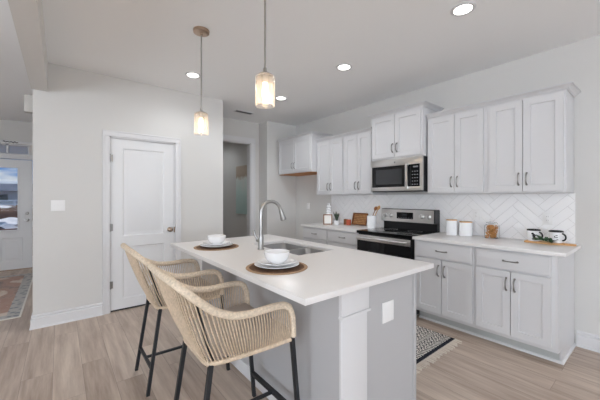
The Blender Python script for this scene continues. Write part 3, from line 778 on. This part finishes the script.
# ------------------------------------------------------------------ island
IX0, IX1, IY0, IY1 = 1.094, 1.80, 1.04, 2.90
isl = thing('kitchen_island', 'pale grey kitchen island base with white corner post under the quartz top', 'island', (1.44, 1.97, 0))
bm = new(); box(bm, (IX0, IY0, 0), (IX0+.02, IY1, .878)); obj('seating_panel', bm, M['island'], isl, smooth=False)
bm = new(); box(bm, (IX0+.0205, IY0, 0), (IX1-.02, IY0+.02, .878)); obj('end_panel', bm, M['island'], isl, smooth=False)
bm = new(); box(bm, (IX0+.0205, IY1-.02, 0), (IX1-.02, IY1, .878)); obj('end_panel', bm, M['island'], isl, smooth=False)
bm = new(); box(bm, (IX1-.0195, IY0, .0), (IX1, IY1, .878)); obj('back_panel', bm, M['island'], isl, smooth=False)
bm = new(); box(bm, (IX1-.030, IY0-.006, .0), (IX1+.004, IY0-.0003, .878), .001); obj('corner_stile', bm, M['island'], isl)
post = obj('corner_post', box(new(), (IX0-.004, IY0-.014, 0), (IX0+.199, IY0-.0003, .7305), .002), M['trim'], isl)
bm = new(); box(bm, (IX0-.008, IY0-.022, .745), (IX0+.206, IY0-.0003, .878), .002); box(bm, (IX0-.012, IY0-.030, .731), (IX0+.212, IY0-.0003, .7445), .004); obj('post_capital', bm, M['trim'], post)
bm = new(); sweep(bm, [(IX0-.0003, IY1), (IX0-.0003, IY0-.0145)], [(0, 0), (.014, 0), (.014, .075), (.008, .088), (0, .09)], 1); obj('baseboard', bm, M['trim'], isl)
bm = new(); sweep(bm, [(IX0+.201, IY0-.0003), (IX1+.006, IY0-.0065)], [(0, 0), (.012, 0), (.012, .012), (.006, .02), (0, .02)], 1); obj('shoe_moulding', bm, M['trim'], isl)
plate(1.498, IY0-.0002, .672, (0, -1, 0), .108, .118, 'blank white cover plate on the pale grey end panel of island', rockers=0)
# quartz top with sink cut-out
TX0, TX1, TY0, TY1 = .808, 1.908, .968, 2.947
SX0, SX1, SY0, SY1 = 1.385, 1.765, 1.735, 2.46
bm = new(); xs, ys = [TX0, SX0, SX1, TX1], [TY0, SY0, SY1, TY1]
V = {}
for zi, z in enumerate((.880, .91)):
    for i, x in enumerate(xs):
        for j, y in enumerate(ys): V[i, j, zi] = bm.verts.new((x, y, z))
for i in range(3):
    for j in range(3):
        if i == 1 and j == 1: continue
        bm.faces.new((V[i,j,1], V[i+1,j,1], V[i+1,j+1,1], V[i,j+1,1])); bm.faces.new((V[i,j+1,0], V[i+1,j+1,0], V[i+1,j,0], V[i,j,0]))
for i in range(3):
    for j in (0, 3): bm.faces.new((V[i,j,0], V[i+1,j,0], V[i+1,j,1], V[i,j,1])); bm.faces.new((V[j,i,0], V[j,i+1,0], V[j,i+1,1], V[j,i,1]))
for a, b in (((1,1),(2,1)), ((2,1),(2,2)), ((2,2),(1,2)), ((1,2),(1,1))): bm.faces.new((V[(*a,0)], V[(*b,0)], V[(*b,1)], V[(*a,1)]))
bmesh.ops.recalc_face_normals(bm, faces=bm.faces[:])
es = [e for e in bm.edges if len(e.link_faces) == 2 and e.calc_face_angle(0) > 1]
bmesh.ops.bevel(bm, geom=es, offset=.004, segments=2, profile=.6, affect='EDGES')
tag(obj('island_countertop', bm, M['quartz']), 'large white quartz island top with sink and two place settings', 'countertop')

sk = thing('sink', 'stainless double-bowl sink set into the white island top', 'sink', (1.58, 2.115, .9))
def bowl(y0, y1, dep):
    bm = new(); n = 0; x0, x1 = SX0-.006, SX1+.006
    def rr(m_, z, rad):
        pts = []
        for cx, cy, a0 in ((x1-m_-rad, y1-m_-rad, 0), (x0+m_+rad, y1-m_-rad, 90), (x0+m_+rad, y0+m_+rad, 180), (x1-m_-rad, y0+m_+rad, 270)):
            for q in range(7):
                a = math.radians(a0+q*15); pts.append(bm.verts.new((cx+rad*math.cos(a), cy+rad*math.sin(a), z)))
        return pts
    rings = [rr(-.006, .8795, .05), rr(0, .8795, .05), rr(.004, .872, .05), rr(.010, .879-dep+.03, .05), rr(.022, .879-dep+.008, .045), rr(.05, .879-dep, .04)]
    for A, B in zip(rings, rings[1:]):
        for k in range(len(A)): bm.faces.new((A[k], A[(k+1) % len(A)], B[(k+1) % len(A)], B[k]))
    bm.faces.new(rings[-1])
    o = obj('bowl', bm, M['sinksteel'], sk, angle=50)
    c = ((x0+x1)/2, (y0+y1)/2, .879-dep)
    bm = new(); lathe(bm, [(0, .002), (.02, .001), (.03, .004), (.044, .004), (.046, .0005), (0, .0005)], c, 24); obj('drain', bm, M['steel'], o)
bowl(SY0+.006, 2.078, .20); bowl(2.105, SY1-.006, .20)
bm = new(); box(bm, (SX0, 2.0785, .80), (SX1, 2.1045, .8795), .006); obj('divider', bm, M['sinksteel'], sk)

# faucet
fc = thing('faucet', 'tall brushed steel gooseneck faucet standing beside the sink', 'faucet', (1.30, 2.13, .91))
bx, by = 1.30, 2.13
bm = new(); lathe(bm, [(0, 0), (.028, 0), (.028, .006), (.022, .012), (.021, .10), (.0185, .115), (.0145, .13), (0, .131)], (bx, by, .91), 28); obj('base', bm, M['faucet'], fc)
bm = new(); pts = [(bx, by, 1.03)]
zc, Rr = 1.215, .092
pts.append((bx, by, zc))
for k in range(1, 15):
    a = PI - k*PI*.93/14; pts.append((bx+Rr+Rr*math.cos(a), by-.12*(Rr+Rr*math.cos(a)), zc+Rr*math.sin(a)))
tube(bm, pts, .0145, 16); obj('spout', bm, M['faucet'], fc)
e0 = Vector(pts[-1]); dd = (Vector(pts[-1])-Vector(pts[-2])).normalized()
bm = new(); tube(bm, [e0-dd*.002, e0+dd*.02, e0+dd*.05, e0+dd*.085, e0+dd*.095], [.0165, .019, .0215, .027, .025], 16); hd = obj('spray_head', bm, M['faucet'], fc)
bm = new(); p_ = e0+dd*.0955; tube(bm, [p_, p_+dd*.002], .017, 16); obj('nozzle', bm, M['blackpl'], hd)
bm = new(); tube(bm, [(bx, by+.018, .98), (bx, by+.058, .98)], .016, 14); tube(bm, [(bx-.004, by+.046, .985), (bx-.020, by+.060, 1.02), (bx-.030, by+.068, 1.065)], [.010, .009, .010], 10); obj('lever_handle', bm, M['faucet'], fc)

# ------------------------------------------------------------------ place settings
def setting(cx, cy, where):
    t = thing('placemat', 'round brown woven placemat with pale rim ' + where, 'placemat', (cx, cy, .9105), 'round placemats')
    bm = new(); lathe(bm, [(0, 0), (.166, 0), (.169, .003), (.166, .006), (0, .006)], (cx, cy, .9105), 56); obj('center', bm, M['mat_dark'], t)
    bm = new(); lathe(bm, [(.1695, 0), (.187, 0), (.190, .0025), (.187, .005), (.1695, .005), (.1695, 0)], (cx, cy, .9105), 56); obj('rim', bm, M['mat_light'], t)
    z = .917
    def plate_(name, r, z, lab):
        bm = new(); lathe(bm, [(0, 0), (r*.58, 0), (r*.62, .002), (r*.97, .015), (r, .0175), (r*.995, .0195), (r*.95, .0185), (r*.63, .0065), (r*.58, .0045), (0, .004)], (cx, cy, z), 56)
        tag(obj(name, bm, M['china']), lab, 'plate', 'white plates')
    plate_('dinner_plate', .138, z, 'larger white plate on the placemat ' + where)
    plate_('salad_plate', .115, z+.0145, 'smaller white plate under the bowl ' + where)
    bm = new(); zb = z+.0205
    lathe(bm, [(0, 0), (.038, 0), (.038, .005), (.055, .014), (.070, .032), (.076, .055), (.079, .072), (.077, .0735), (.073, .055), (.066, .034), (.050, .018), (0, .012)], (cx, cy, zb-.001), 56)
    tag(obj('bowl', bm, M['china']), 'white bowl on stacked plates ' + where, 'bowl', 'white bowls')
setting(1.041, 1.519, 'in front of the faucet and nearer stool')
setting(1.060, 2.470, 'at the pantry-door end of the island')

# ------------------------------------------------------------------ bar stools
def interp(keys, t):
    for (a, p), (b, q) in zip(keys, keys[1:]):
        if t <= b:
            f = (t-a)/(b-a); return tuple(p[i]+(q[i]-p[i])*f for i in range(3))
    return keys[-1][1]
def smoothkeys(keys, N=160):
    # moving average on the sampled polyline
    P = [Vector(interp(keys, i/N)) for i in range(N+1)]
    for _ in range(14):
        P = [P[0]] + [(P[i-1]+P[i]*2+P[i+1])/4 for i in range(1, N)] + [P[-1]]
        P[0] = Vector((P[1].x, 0, P[1].z))
    return P
RAIL = [(0, (.366, 0, .982)), (.15, (.368, .14, .982)), (.22, (.374, .20, .978)), (.28, (.392, .236, .960)), (.36, (.445, .248, .908)), (.45, (.525, .25, .838)), (.55, (.62, .25, .793)),
        (.65, (.71, .25, .782)), (.80, (.84, .25, .786)), (.90, (.905, .25, .782)), (.955, (.948, .249, .762)), (1.0, (.964, .248, .705))]
BOT = [(0, (.530, 0, .562)), (.20, (.530, .12, .562)), (.28, (.536, .17, .562)), (.40, (.60, .188, .563)), (.6, (.72, .21, .568)), (.8, (.85, .232, .576)), (1.0, (.955, .245, .583))]
def make_stool(yc, label):
    t = thing('bar_stool', label, 'bar stool', (.72, yc, 0), 'rope bar stools at the island')
    R_, B_ = smoothkeys(RAIL), smoothkeys(BOT)
    side = lambda P, s: [Vector((p.x, yc+s*p.y, p.z)) for p in P]
    full = lambda P: side(P, -1)[::-1] + side(P, 1)[1:]
    fr, fbm = full(R_), full(B_)
    bm = new(); path = [Vector((.970, yc-.247, .60)), Vector((.968, yc-.248, .65))] + fr[::4] + [Vector((.968, yc+.248, .65)), Vector((.970, yc+.247, .60))]
    n_ = len(path); tube(bm, path, [.0185 if 3 < i < n_-4 else .017 for i in range(n_)], 12); obj('top_rail', bm, M['wrap'], t, angle=60)
    bm = new(); tube(bm, [Vector((.76+(p.x-.76)*.96, yc+(p.y-yc)*.96, p.z+.002)) for p in fbm[::5]], .008, 8); tube(bm, [fbm[0]-Vector((0, 0, .006)), fbm[-1]-Vector((0, 0, .006))], .010, 8)
    for k in (60, 120, 200, 260):
        tube(bm, [fbm[k]-Vector((0, 0, .006)), fbm[320-k]-Vector((0, 0, .006))], .008, 6)
    obj('seat_frame', bm, M['blackm'], t, angle=60)
    bm = new(); tube(bm, [p+Vector((0, 0, .004)) for p in fbm[::4]], .0125, 8); 
    qs = [.45*(i+.5)/15 for i in range(15)] + [.45+.53*(i+.5)/29 for i in range(29)]
    for q_ in qs:
        for sd in (-1, 1):
            k = (len(fr)-1)*(.5+.5*sd*q_)
            def at(P, k):
                a = int(k); f = k-a; return P[a] if a >= len(P)-1 else P[a].lerp(P[a+1], f)
            a, b = at(fr, k), at(fbm, k)
            bow = Vector((0, 0, 0)); mid = (a+b)/2; out = Vector((mid.x-.74, (mid.y-yc)*1.0, 0))
            if out.length > .01: bow = out.normalized()*.012
            tube(bm, [a, a.lerp(b, .3)+bow*.8, a.lerp(b, .65)+bow, b], .0035, 5, cap=False)
    obj('rope_weave', bm, M['rope'], t, angle=80)
    for sd in (-1, 1):
        bm = new(); pts = []
        for f in (0, .35, .7, 1):
            k = 160+sd*int(160*.33); k2 = 160+sd*int(160*.31); p = fr[k].lerp(fbm[k2], f); pts.append(Vector((.76+(p.x-.76)*.95, yc+(p.y-yc)*.95, p.z)))
        tube(bm, pts, .0085, 8); obj('back_upright', bm, M['blackm'], t)
    # cushion: rounded slab following the seat outline
    bm = new(); ring0 = [p for p in fbm[::8]]
    cx = .76
    def ringat(sc, z):
        return [bm.verts.new((cx+(p.x-cx)*sc, yc+(p.y-yc)*sc*(1.0), z)) for p in ring0]
    rs = [ringat(.80, .572), ringat(.93, .578), ringat(.985, .60), ringat(.985, .632), ringat(.94, .652), ringat(.72, .664), ringat(.30, .668)]
    for A, B in zip(rs, rs[1:]):
        for k in range(len(A)): bm.faces.new((A[k], A[(k+1) % len(A)], B[(k+1) % len(A)], B[k]))
    bm.faces.new(rs[0][::-1]); bm.faces.new(rs[-1]); obj('seat_cushion', bm, M['cushion'], t, angle=60)
    # legs
    sec = .021
    LT = {('r', -1): ((.545, yc-.175, .565), (.462, yc-.192, 0)), ('r', 1): ((.545, yc+.175, .565), (.462, yc+.192, 0)),
          ('f', -1): ((.966, yc-.243, .588), (1.020, yc-.250, 0)), ('f', 1): ((.966, yc+.243, .588), (1.020, yc+.250, 0))}
    for (a, b) in LT.values():
        bm = new(); bar(bm, a, b, sec, sec)
        lo_ = [v for v in bm.verts if v.co.z < .05]
        for v in lo_: v.co.z = .0
        obj('leg', bm, M['blackm'], t, smooth=False)
    on = lambda key, z: Vector(LT[key][0]).lerp(Vector(LT[key][1]), (LT[key][0][2]-z)/LT[key][0][2])
    bm = new(); a, b = on(('f', -1), .165), on(('f', 1), .165); bar(bm, a, b, .022, .024); obj('footrest', bm, M['blackm'], t, smooth=False)
    bm = new(); c_, d_ = on(('r', -1), .172), on(('r', 1), .172); bar(bm, c_, d_, .018, .018); obj('stretcher', bm, M['blackm'], t, smooth=False)
    bm = new(); bar(bm, (c_+d_)/2, (a+b)/2, .016, .016); obj('center_bar', bm, M['blackm'], t, smooth=False)
    return t
st = make_stool(1.51, 'beige rope bar stool with black legs, closer to the camera, its whole armrest in view')
s2 = duptree(st); s2.location = (.72, 2.405, 0)
s2['label'] = 'beige rope bar stool nearer the pantry door, partly hidden behind the other stool'

# ------------------------------------------------------------------ rugs
rx0, rx1, ry0, ry1 = 2.10, 2.90, 1.27, 2.62
rugt = thing('runner_rug', 'black and cream patterned woven rug on the floor before the range', 'rug', ((rx0+rx1)/2, ry0, 0.0))
bm = new(); box(bm, (rx0, ry0, .0005), (rx1, ry1, .009), .002); obj('weave', bm, M['kilim'], rugt)
bm = new(); random.seed(5)
for i in range(52):
    x = rx0+.004+(rx1-rx0-.008)*i/51; dx = random.uniform(-.014, .014); L = random.uniform(.05, .075)
    tube(bm, [(x, ry0+.002, .006), (x+dx*.4, ry0-L*.5, .0055), (x+dx, ry0-L, .0046)], .0042, 5)
obj('fringe', bm, M['fringe'], rugt)
bm = new(); box(bm, (-1.64, 4.56, .0005), (-.34, 7.06, .010), .002)
tag(obj('foyer_rug', bm, M['persian']), 'faded pink and grey foyer rug with white edge before front door', 'rug')

# ------------------------------------------------------------------ wall art in the room beyond
bm = new(); box(bm, (2.94, 5.29, 1.0), (2.9695, 5.84, 2.0), .003)
tag(obj('wall_canvas', bm, M['art']), 'teal and brown abstract canvas on wall beyond the cased opening', 'painting')

# ------------------------------------------------------------------ things on the right counter
CT = .9145
def canister(x, y, r, h_, label):
    t = thing('canister', label, 'canister', (x, y, CT), 'white canisters')
    bm = new(); lathe(bm, [(0, 0), (r*.93, 0), (r, .006), (r, h_-.011), (r-.002, h_-.0092), (0, h_-.0092)], (x, y, CT), 36); obj('jar', bm, M['china'], t)
    bm = new(); lathe(bm, [(0, h_-.009), (r*.98, h_-.009), (r*1.0, h_-.007), (r*1.0, h_-.0015), (r*.97, h_), (0, h_)], (x, y, CT), 36); obj('lid', bm, M['wood'], t)
canister(3.468, 1.558, .057, .175, 'tall narrow white canister with wooden lid next to the range')
canister(3.515, 1.425, .066, .158, 'short wide white canister with wooden lid beside the taller one')
j = thing('snack_jar', 'square glass jar of brown pretzels with round glass lid', 'jar', (3.54, 1.175, CT))
def rsq(bm, x, y, prof, n=8, k=.35):
    rings = []
    for h_, z in prof:
        rad = h_*k; pts = []
        for cx, cy, a0 in ((1, 1, 0), (-1, 1, 90), (-1, -1, 180), (1, -1, 270)):
            for q in range(n):
                a = math.radians(a0+q*90/(n-1)); pts.append(bm.verts.new((x+cx*(h_-rad)+rad*math.cos(a), y+cy*(h_-rad)+rad*math.sin(a), z)))
        rings.append(pts)
    for A, B in zip(rings, rings[1:]):
        for i in range(len(A)): bm.faces.new((A[i], A[(i+1) % len(A)], B[(i+1) % len(A)], B[i]))
    return rings
bm = new(); R0 = rsq(bm, 3.54, 1.175, [(.052, CT), (.058, CT+.006), (.058, CT+.13), (.046, CT+.142), (.046, CT+.150), (.043, CT+.150), (.043, CT+.143), (.055, CT+.128), (.055, CT+.008), (.04, CT+.006)]); bm.faces.new(R0[0][::-1]); bm.faces.new(R0[-1]); obj('glass_body', bm, M['thin_glass'], j)
bm = new(); lathe(bm, [(0, .1505), (.050, .1505), (.052, .156), (.046, .164), (.016, .170), (.012, .178), (.020, .190), (.016, .202), (0, .206)], (3.54, 1.175, CT), 30); obj('lid', bm, M['thin_glass'], j)
random.seed(11)
for layer in range(8):
    for q in range(9):
        cx, cy, cz = 3.54+random.uniform(-.038, .038), 1.175+random.uniform(-.038, .038), CT+.018+layer*.0145
        ax = Vector((random.uniform(-1, 1), random.uniform(-1, 1), random.uniform(-1, 1))).normalized(); u = ax.orthogonal().normalized(); v_ = ax.cross(u)
        bm = new(); ring = [Vector((cx, cy, cz))+(u*math.cos(k*PI/4)+v_*math.sin(k*PI/4)*.8)*.0135 for k in range(9)]; tube(bm, ring, .0042, 6, cap=False)
        pz = obj('pretzel', bm, M['pretzel']); tag(pz, 'brown ring pretzel inside the square glass jar', 'pretzel', 'pretzels in the glass jar')
# paddle board
bd = new(); by0, by1 = .512, .875
prof = [(3.44, by1-.01), (3.45, by1), (3.57, by1), (3.58, by1-.01), (3.58, .64), (3.565, .61), (3.535, .592), (3.53, .55), (3.53, .522), (3.522, .512), (3.498, .512), (3.49, .522), (3.49, .55), (3.485, .592), (3.455, .61), (3.44, .64)]
prism(bd, prof, CT, CT+.016, 'z'); es = [e for e in bd.edges if abs(e.verts[0].co.z-e.verts[1].co.z) < 1e-6]; bmesh.ops.bevel(bd, geom=es, offset=.003, segments=2, affect='EDGES')
tag(obj('paddle_board', bd, M['wood']), 'light wooden paddle board under the two mugs', 'board')
def mug(x, y, label, motif, rot):
    z = CT+.0165; K = 1.13
    t = thing('mug', label, 'mug', (x, y, z), 'black-rimmed white mugs')
    bm = new(); lathe(bm, [(r_*K, h_*K) for r_, h_ in [(0, 0), (.038, 0), (.042, .004), (.044, .03), (.046, .088), (.043, .088), (.041, .03), (.038, .008), (0, .006)]], (x, y, z), 36); b_ = obj('cup', bm, M['china'], t)
    bm = new(); lathe(bm, [(r_*K, h_*K) for r_, h_ in [(.0425, .0885), (.0425, .094), (.0445, .0955), (.0465, .094), (.0467, .0845), (.0462, .0845), (.0462, .0885), (.0425, .0885)]], (x, y, z), 36); obj('rim', bm, M['black'], t)
    bm = new(); pts = []
    for k in range(11):
        a = math.radians(80-k*16); pts.append((x+rot[0]*K*(.043+.030*math.cos(a)), y+rot[1]*K*(.043+.030*math.cos(a)), z+K*(.048+.028*math.sin(a))))
    tube(bm, pts, .0068, 8); obj('handle', bm, M['black'], t)
    # printed motif bent round the cup facing the room
    bm = new()
    def dab(a0, z0, w_, h_):
        vs = []
        for (da, dz) in [(math.cos(q*PI/6)*w_, math.sin(q*PI/6)*h_) for q in range(12)]:
            a = a0+da/.045; zz = z0+dz; r_ = .0446+(zz)*.018; vs.append(bm.verts.new((x+K*r_*math.cos(a), y+K*r_*math.sin(a), z+K*zz)))
        c_ = bm.verts.new((x+K*(.0452+z0*.018)*math.cos(a0), y+K*(.0452+z0*.018)*math.sin(a0), z+K*z0))
        for q in range(12): bm.faces.new((vs[q], vs[(q+1) % 12], c_))
    for m_ in motif: dab(*m_)
    obj('print', bm, M['black'], t)
f0 = math.atan2(-.55, -3.5)+math.pi*0
f0 = math.atan2(-.25, -1)
mug(3.505, .812, 'white mug with bold black animal print, on board at counter side of sprig', [(f0, .045, .010, .018), (f0-.18, .062, .009, .008), (f0+.15, .024, .006, .014), (f0-.12, .02, .004, .012), (f0+.32, .05, .008, .005)], (-.45, -.893))
mug(3.515, .650, 'white mug with faint grey print, on board nearest the counter end', [(f0, .060, .008, .003), (f0, .045, .010, .0025), (f0+.1, .030, .008, .002), (f0-.25, .05, .003, .008)], (-.45, -.893))
sp = thing('green_sprig', 'dark green leafy sprig lying between the two mugs', 'plant', (3.43, .73, CT))
stem_ = [(3.435, .79, CT+.030), (3.415, .74, CT+.040), (3.405, .70, CT+.034), (3.398, .655, CT+.022)]
bm = new(); tube(bm, stem_, .0025, 6); obj('stem', bm, M['sprig'], sp)
def leaf(bm, p, d, L, wd, up=.25):
    p, d = Vector(p), Vector(d).normalized(); s = d.cross(Vector((0, 0, 1)))
    s = s.normalized() if s.length > .01 else Vector((1, 0, 0)); n_ = s.cross(d)
    rows = []
    for k in range(6):
        t_ = k/5; wv = wd*math.sin(PI*min(.999, t_*.92+.06))**.8; c_ = p+d*(L*t_)+n_*(up*L*t_*(1-t_)*1.2)
        rows.append([bm.verts.new(c_-s*wv+n_*wv*.3), bm.verts.new(c_), bm.verts.new(c_+s*wv+n_*wv*.3)])
    for A, B in zip(rows, rows[1:]):
        for i in range(2): bm.faces.new((A[i], A[i+1], B[i+1], B[i]))
random.seed(2); bm = new()
for i in range(34):
    f = random.random()*2.99; k = int(f); p = Vector(stem_[k]).lerp(Vector(stem_[k+1]), f-k); a = random.uniform(0, 6.28)
    leaf(bm, p, (math.cos(a)*.8, math.sin(a)*.8-.5, random.uniform(.05, .55)), random.uniform(.042, .066), .012)
lo_ = bm.verts
for v_ in bm.verts: v_.co.z = max(v_.co.z, CT+.018); v_.co.x = min(v_.co.x, 3.452)
obj('leaves', bm, M['sprig'], sp)

# ------------------------------------------------------------------ things on the left counter
pf = thing('picture_frame', 'small dark wooden frame with white card on the left counter', 'picture frame', (3.28, 3.375, CT))
Lc = Vector((3.28, 3.375, CT)); yaw = math.radians(-42)
def orient(bm, tilt=.12):
    R = Matrix.Rotation(yaw, 4, 'Z') @ Matrix.Rotation(-tilt, 4, 'X')
    bmesh.ops.transform(bm, matrix=Matrix.Translation(Lc) @ R, verts=bm.verts[:]); return bm
bm = new()
for a in ((-.07, 0, .07, .014), (-.07, .146, .07, .16), (-.07, .014, -.056, .146), (.056, .014, .07, .146)): box(bm, (a[0], -.008, a[1]), (a[2], .008, a[3]), .001)
obj('frame', orient(bm), M['wood_mid'], pf)
bm = new(); box(bm, (-.056, -.002, .014), (.056, .004, .146)); obj('card', orient(bm), M['paper'], pf, smooth=False)
bm = new()
for i in range(4): box(bm, (-.03+.006*(i % 2), -.0028, .06+i*.016), (.03-.006*(i % 2), -.002, .064+i*.016))
vz = thing('ribbed_vase', 'tall white stacked-ring vase behind the picture frame', 'vase', (3.44, 3.52, CT))
bm.free()
prof = [(0, 0), (.05, 0)]
for i in range(7):
    r_ = .056-.003*i; z = .004+i*.042
    prof += [(r_*.72, z), (r_, z+.010), (r_, z+.028), (r_*.72, z+.040)]
prof += [(.022, .300), (.022, .335), (0, .335)]
bm = new(); lathe(bm, prof, (3.44, 3.52, CT), 32); obj('vase_body', bm, M['china'], vz)
pl = thing('potted_plant', 'small dark-leaved plant in white pot next to the picture frame', 'plant', (3.35, 3.25, CT))
bm = new(); lathe(bm, [(0, 0), (.038, 0), (.046, .07), (.042, .07), (.036, .058), (0, .058)], (3.35, 3.25, CT), 30); obj('pot', bm, M['china'], pl)
bm = new(); random.seed(9)
for i in range(13):
    a = i*2.4; leaf(bm, (3.35+.012*math.cos(a), 3.25+.012*math.sin(a), CT+.055), (math.cos(a)*.34, math.sin(a)*.34, 1), random.uniform(.10, .17), .013, .1)
obj('leaves', bm, M['leaf'], pl)
bm = new(); lathe(bm, [(0, 0), (.030, 0), (.031, .004), (.031, .085), (.027, .087), (.026, .078), (0, .077)], (3.49, 3.19, CT), 24); tag(obj('wooden_cup', bm, M['wood_mid']), 'small brown wooden cup beside the potted plant', 'cup')
bm = new(); lathe(bm, [(0, 0), (.034, 0), (.036, .004), (.036, .083), (.032, .085), (0, .08)], (3.475, 3.115, CT), 24); tag(obj('orange_candle', bm, M['orange']), 'small orange candle between the wooden cup and carved tray', 'candle')
# carved tray leaning at the backsplash
tr = thing('carved_tray', 'brown carved wooden tray leaning against the backsplash behind the crock', 'tray', (3.57, 2.98, CT))
W2, H2 = .138, .185; Lc2 = Vector((3.562, 2.985, CT)); tl = .28
def lean(bm):
    # local: x = along wall (y), y = thickness, z = up
    for v_ in bm.verts:
        u, d, z = v_.co; v_.co = Vector((Lc2.x + d*math.cos(tl) + z*math.sin(tl), Lc2.y + u, Lc2.z + .004 + z*math.cos(tl) - d*math.sin(tl)))
    return bm
bm = new(); box(bm, (-W2, -.006, 0), (W2, .004, H2), .002); obj('back_board', lean(bm), M['wood_mid'], tr)
bm = new()
for a in ((-W2, 0, W2, .014), (-W2, H2-.014, W2, H2), (-W2, .014, -W2+.014, H2-.014), (W2-.014, .014, W2, H2-.014)): box(bm, (a[0], -.022, a[1]), (a[2], -.0062, a[3]), .002)
obj('lip', lean(bm), M['wood_mid'], tr)
bm = new()
for r_ in range(6):
    for c_ in range(9):
        x = -W2+.03+c_*.0262; z = .028+r_*.0258
        lathe(bm, [(0, -.006), (.005, -.005), (.009, -.001), (.010, .0)], (x, -.0064, z), 8, 'y')
obj('carved_studs', lean(bm), M['wood'], tr)
ck = thing('utensil_crock', 'tall white ceramic crock holding wooden spoons beside the range', 'crock', (3.38, 2.606, CT))
bm = new(); lathe(bm, [(0, 0), (.060, 0), (.064, .005), (.064, .172), (.060, .174), (.058, .170), (.058, .010), (0, .008)], (3.38, 2.606, CT), 36); obj('jar', bm, M['china'], ck)
def spoon(dx, dy, m, label, L, ox, oy):
    a = Vector((3.38+ox-dx*.03, 2.606+oy-dy*.03, CT+.016)); b = Vector((3.38+ox+dx*.085, 2.606+oy+dy*.085, CT+L))
    t = thing('wooden_spoon', label, 'spoon', a, 'wooden spoons in the crock'); d = (b-a).normalized()
    bm = new(); tube(bm, [a, a.lerp(b, .5), a.lerp(b, .80)], .006, 8); obj('handle', bm, m, t)
    bm = new(); s = d.cross(Vector((.6, .8, 0))).normalized()
    p = a.lerp(b, .79); rad = [.006, .016, .022, .023, .018, .004]
    rings = []
    fw = d.cross(s)
    for i, r_ in enumerate(rad):
        c_ = p+(b-p)*(i/5); rings.append([bm.verts.new(c_+s*(r_*math.cos(k*PI/5))+fw*(r_*.35*math.sin(k*PI/5))) for k in range(10)])
    for A, B in zip(rings, rings[1:]):
        for k in range(10): bm.faces.new((A[k], A[(k+1) % 10], B[(k+1) % 10], B[k]))
    bm.faces.new(rings[0][::-1]); bm.faces.new(rings[-1]); obj('spoon_head', bm, m, t)
spoon(.15, -1.3, M['wood'], 'light wooden spoon in the white crock', .315, .016, .0)
spoon(.0, -1.15, M['wood_mid'], 'dark brown wooden spoon in the white crock', .305, -.022, .0)
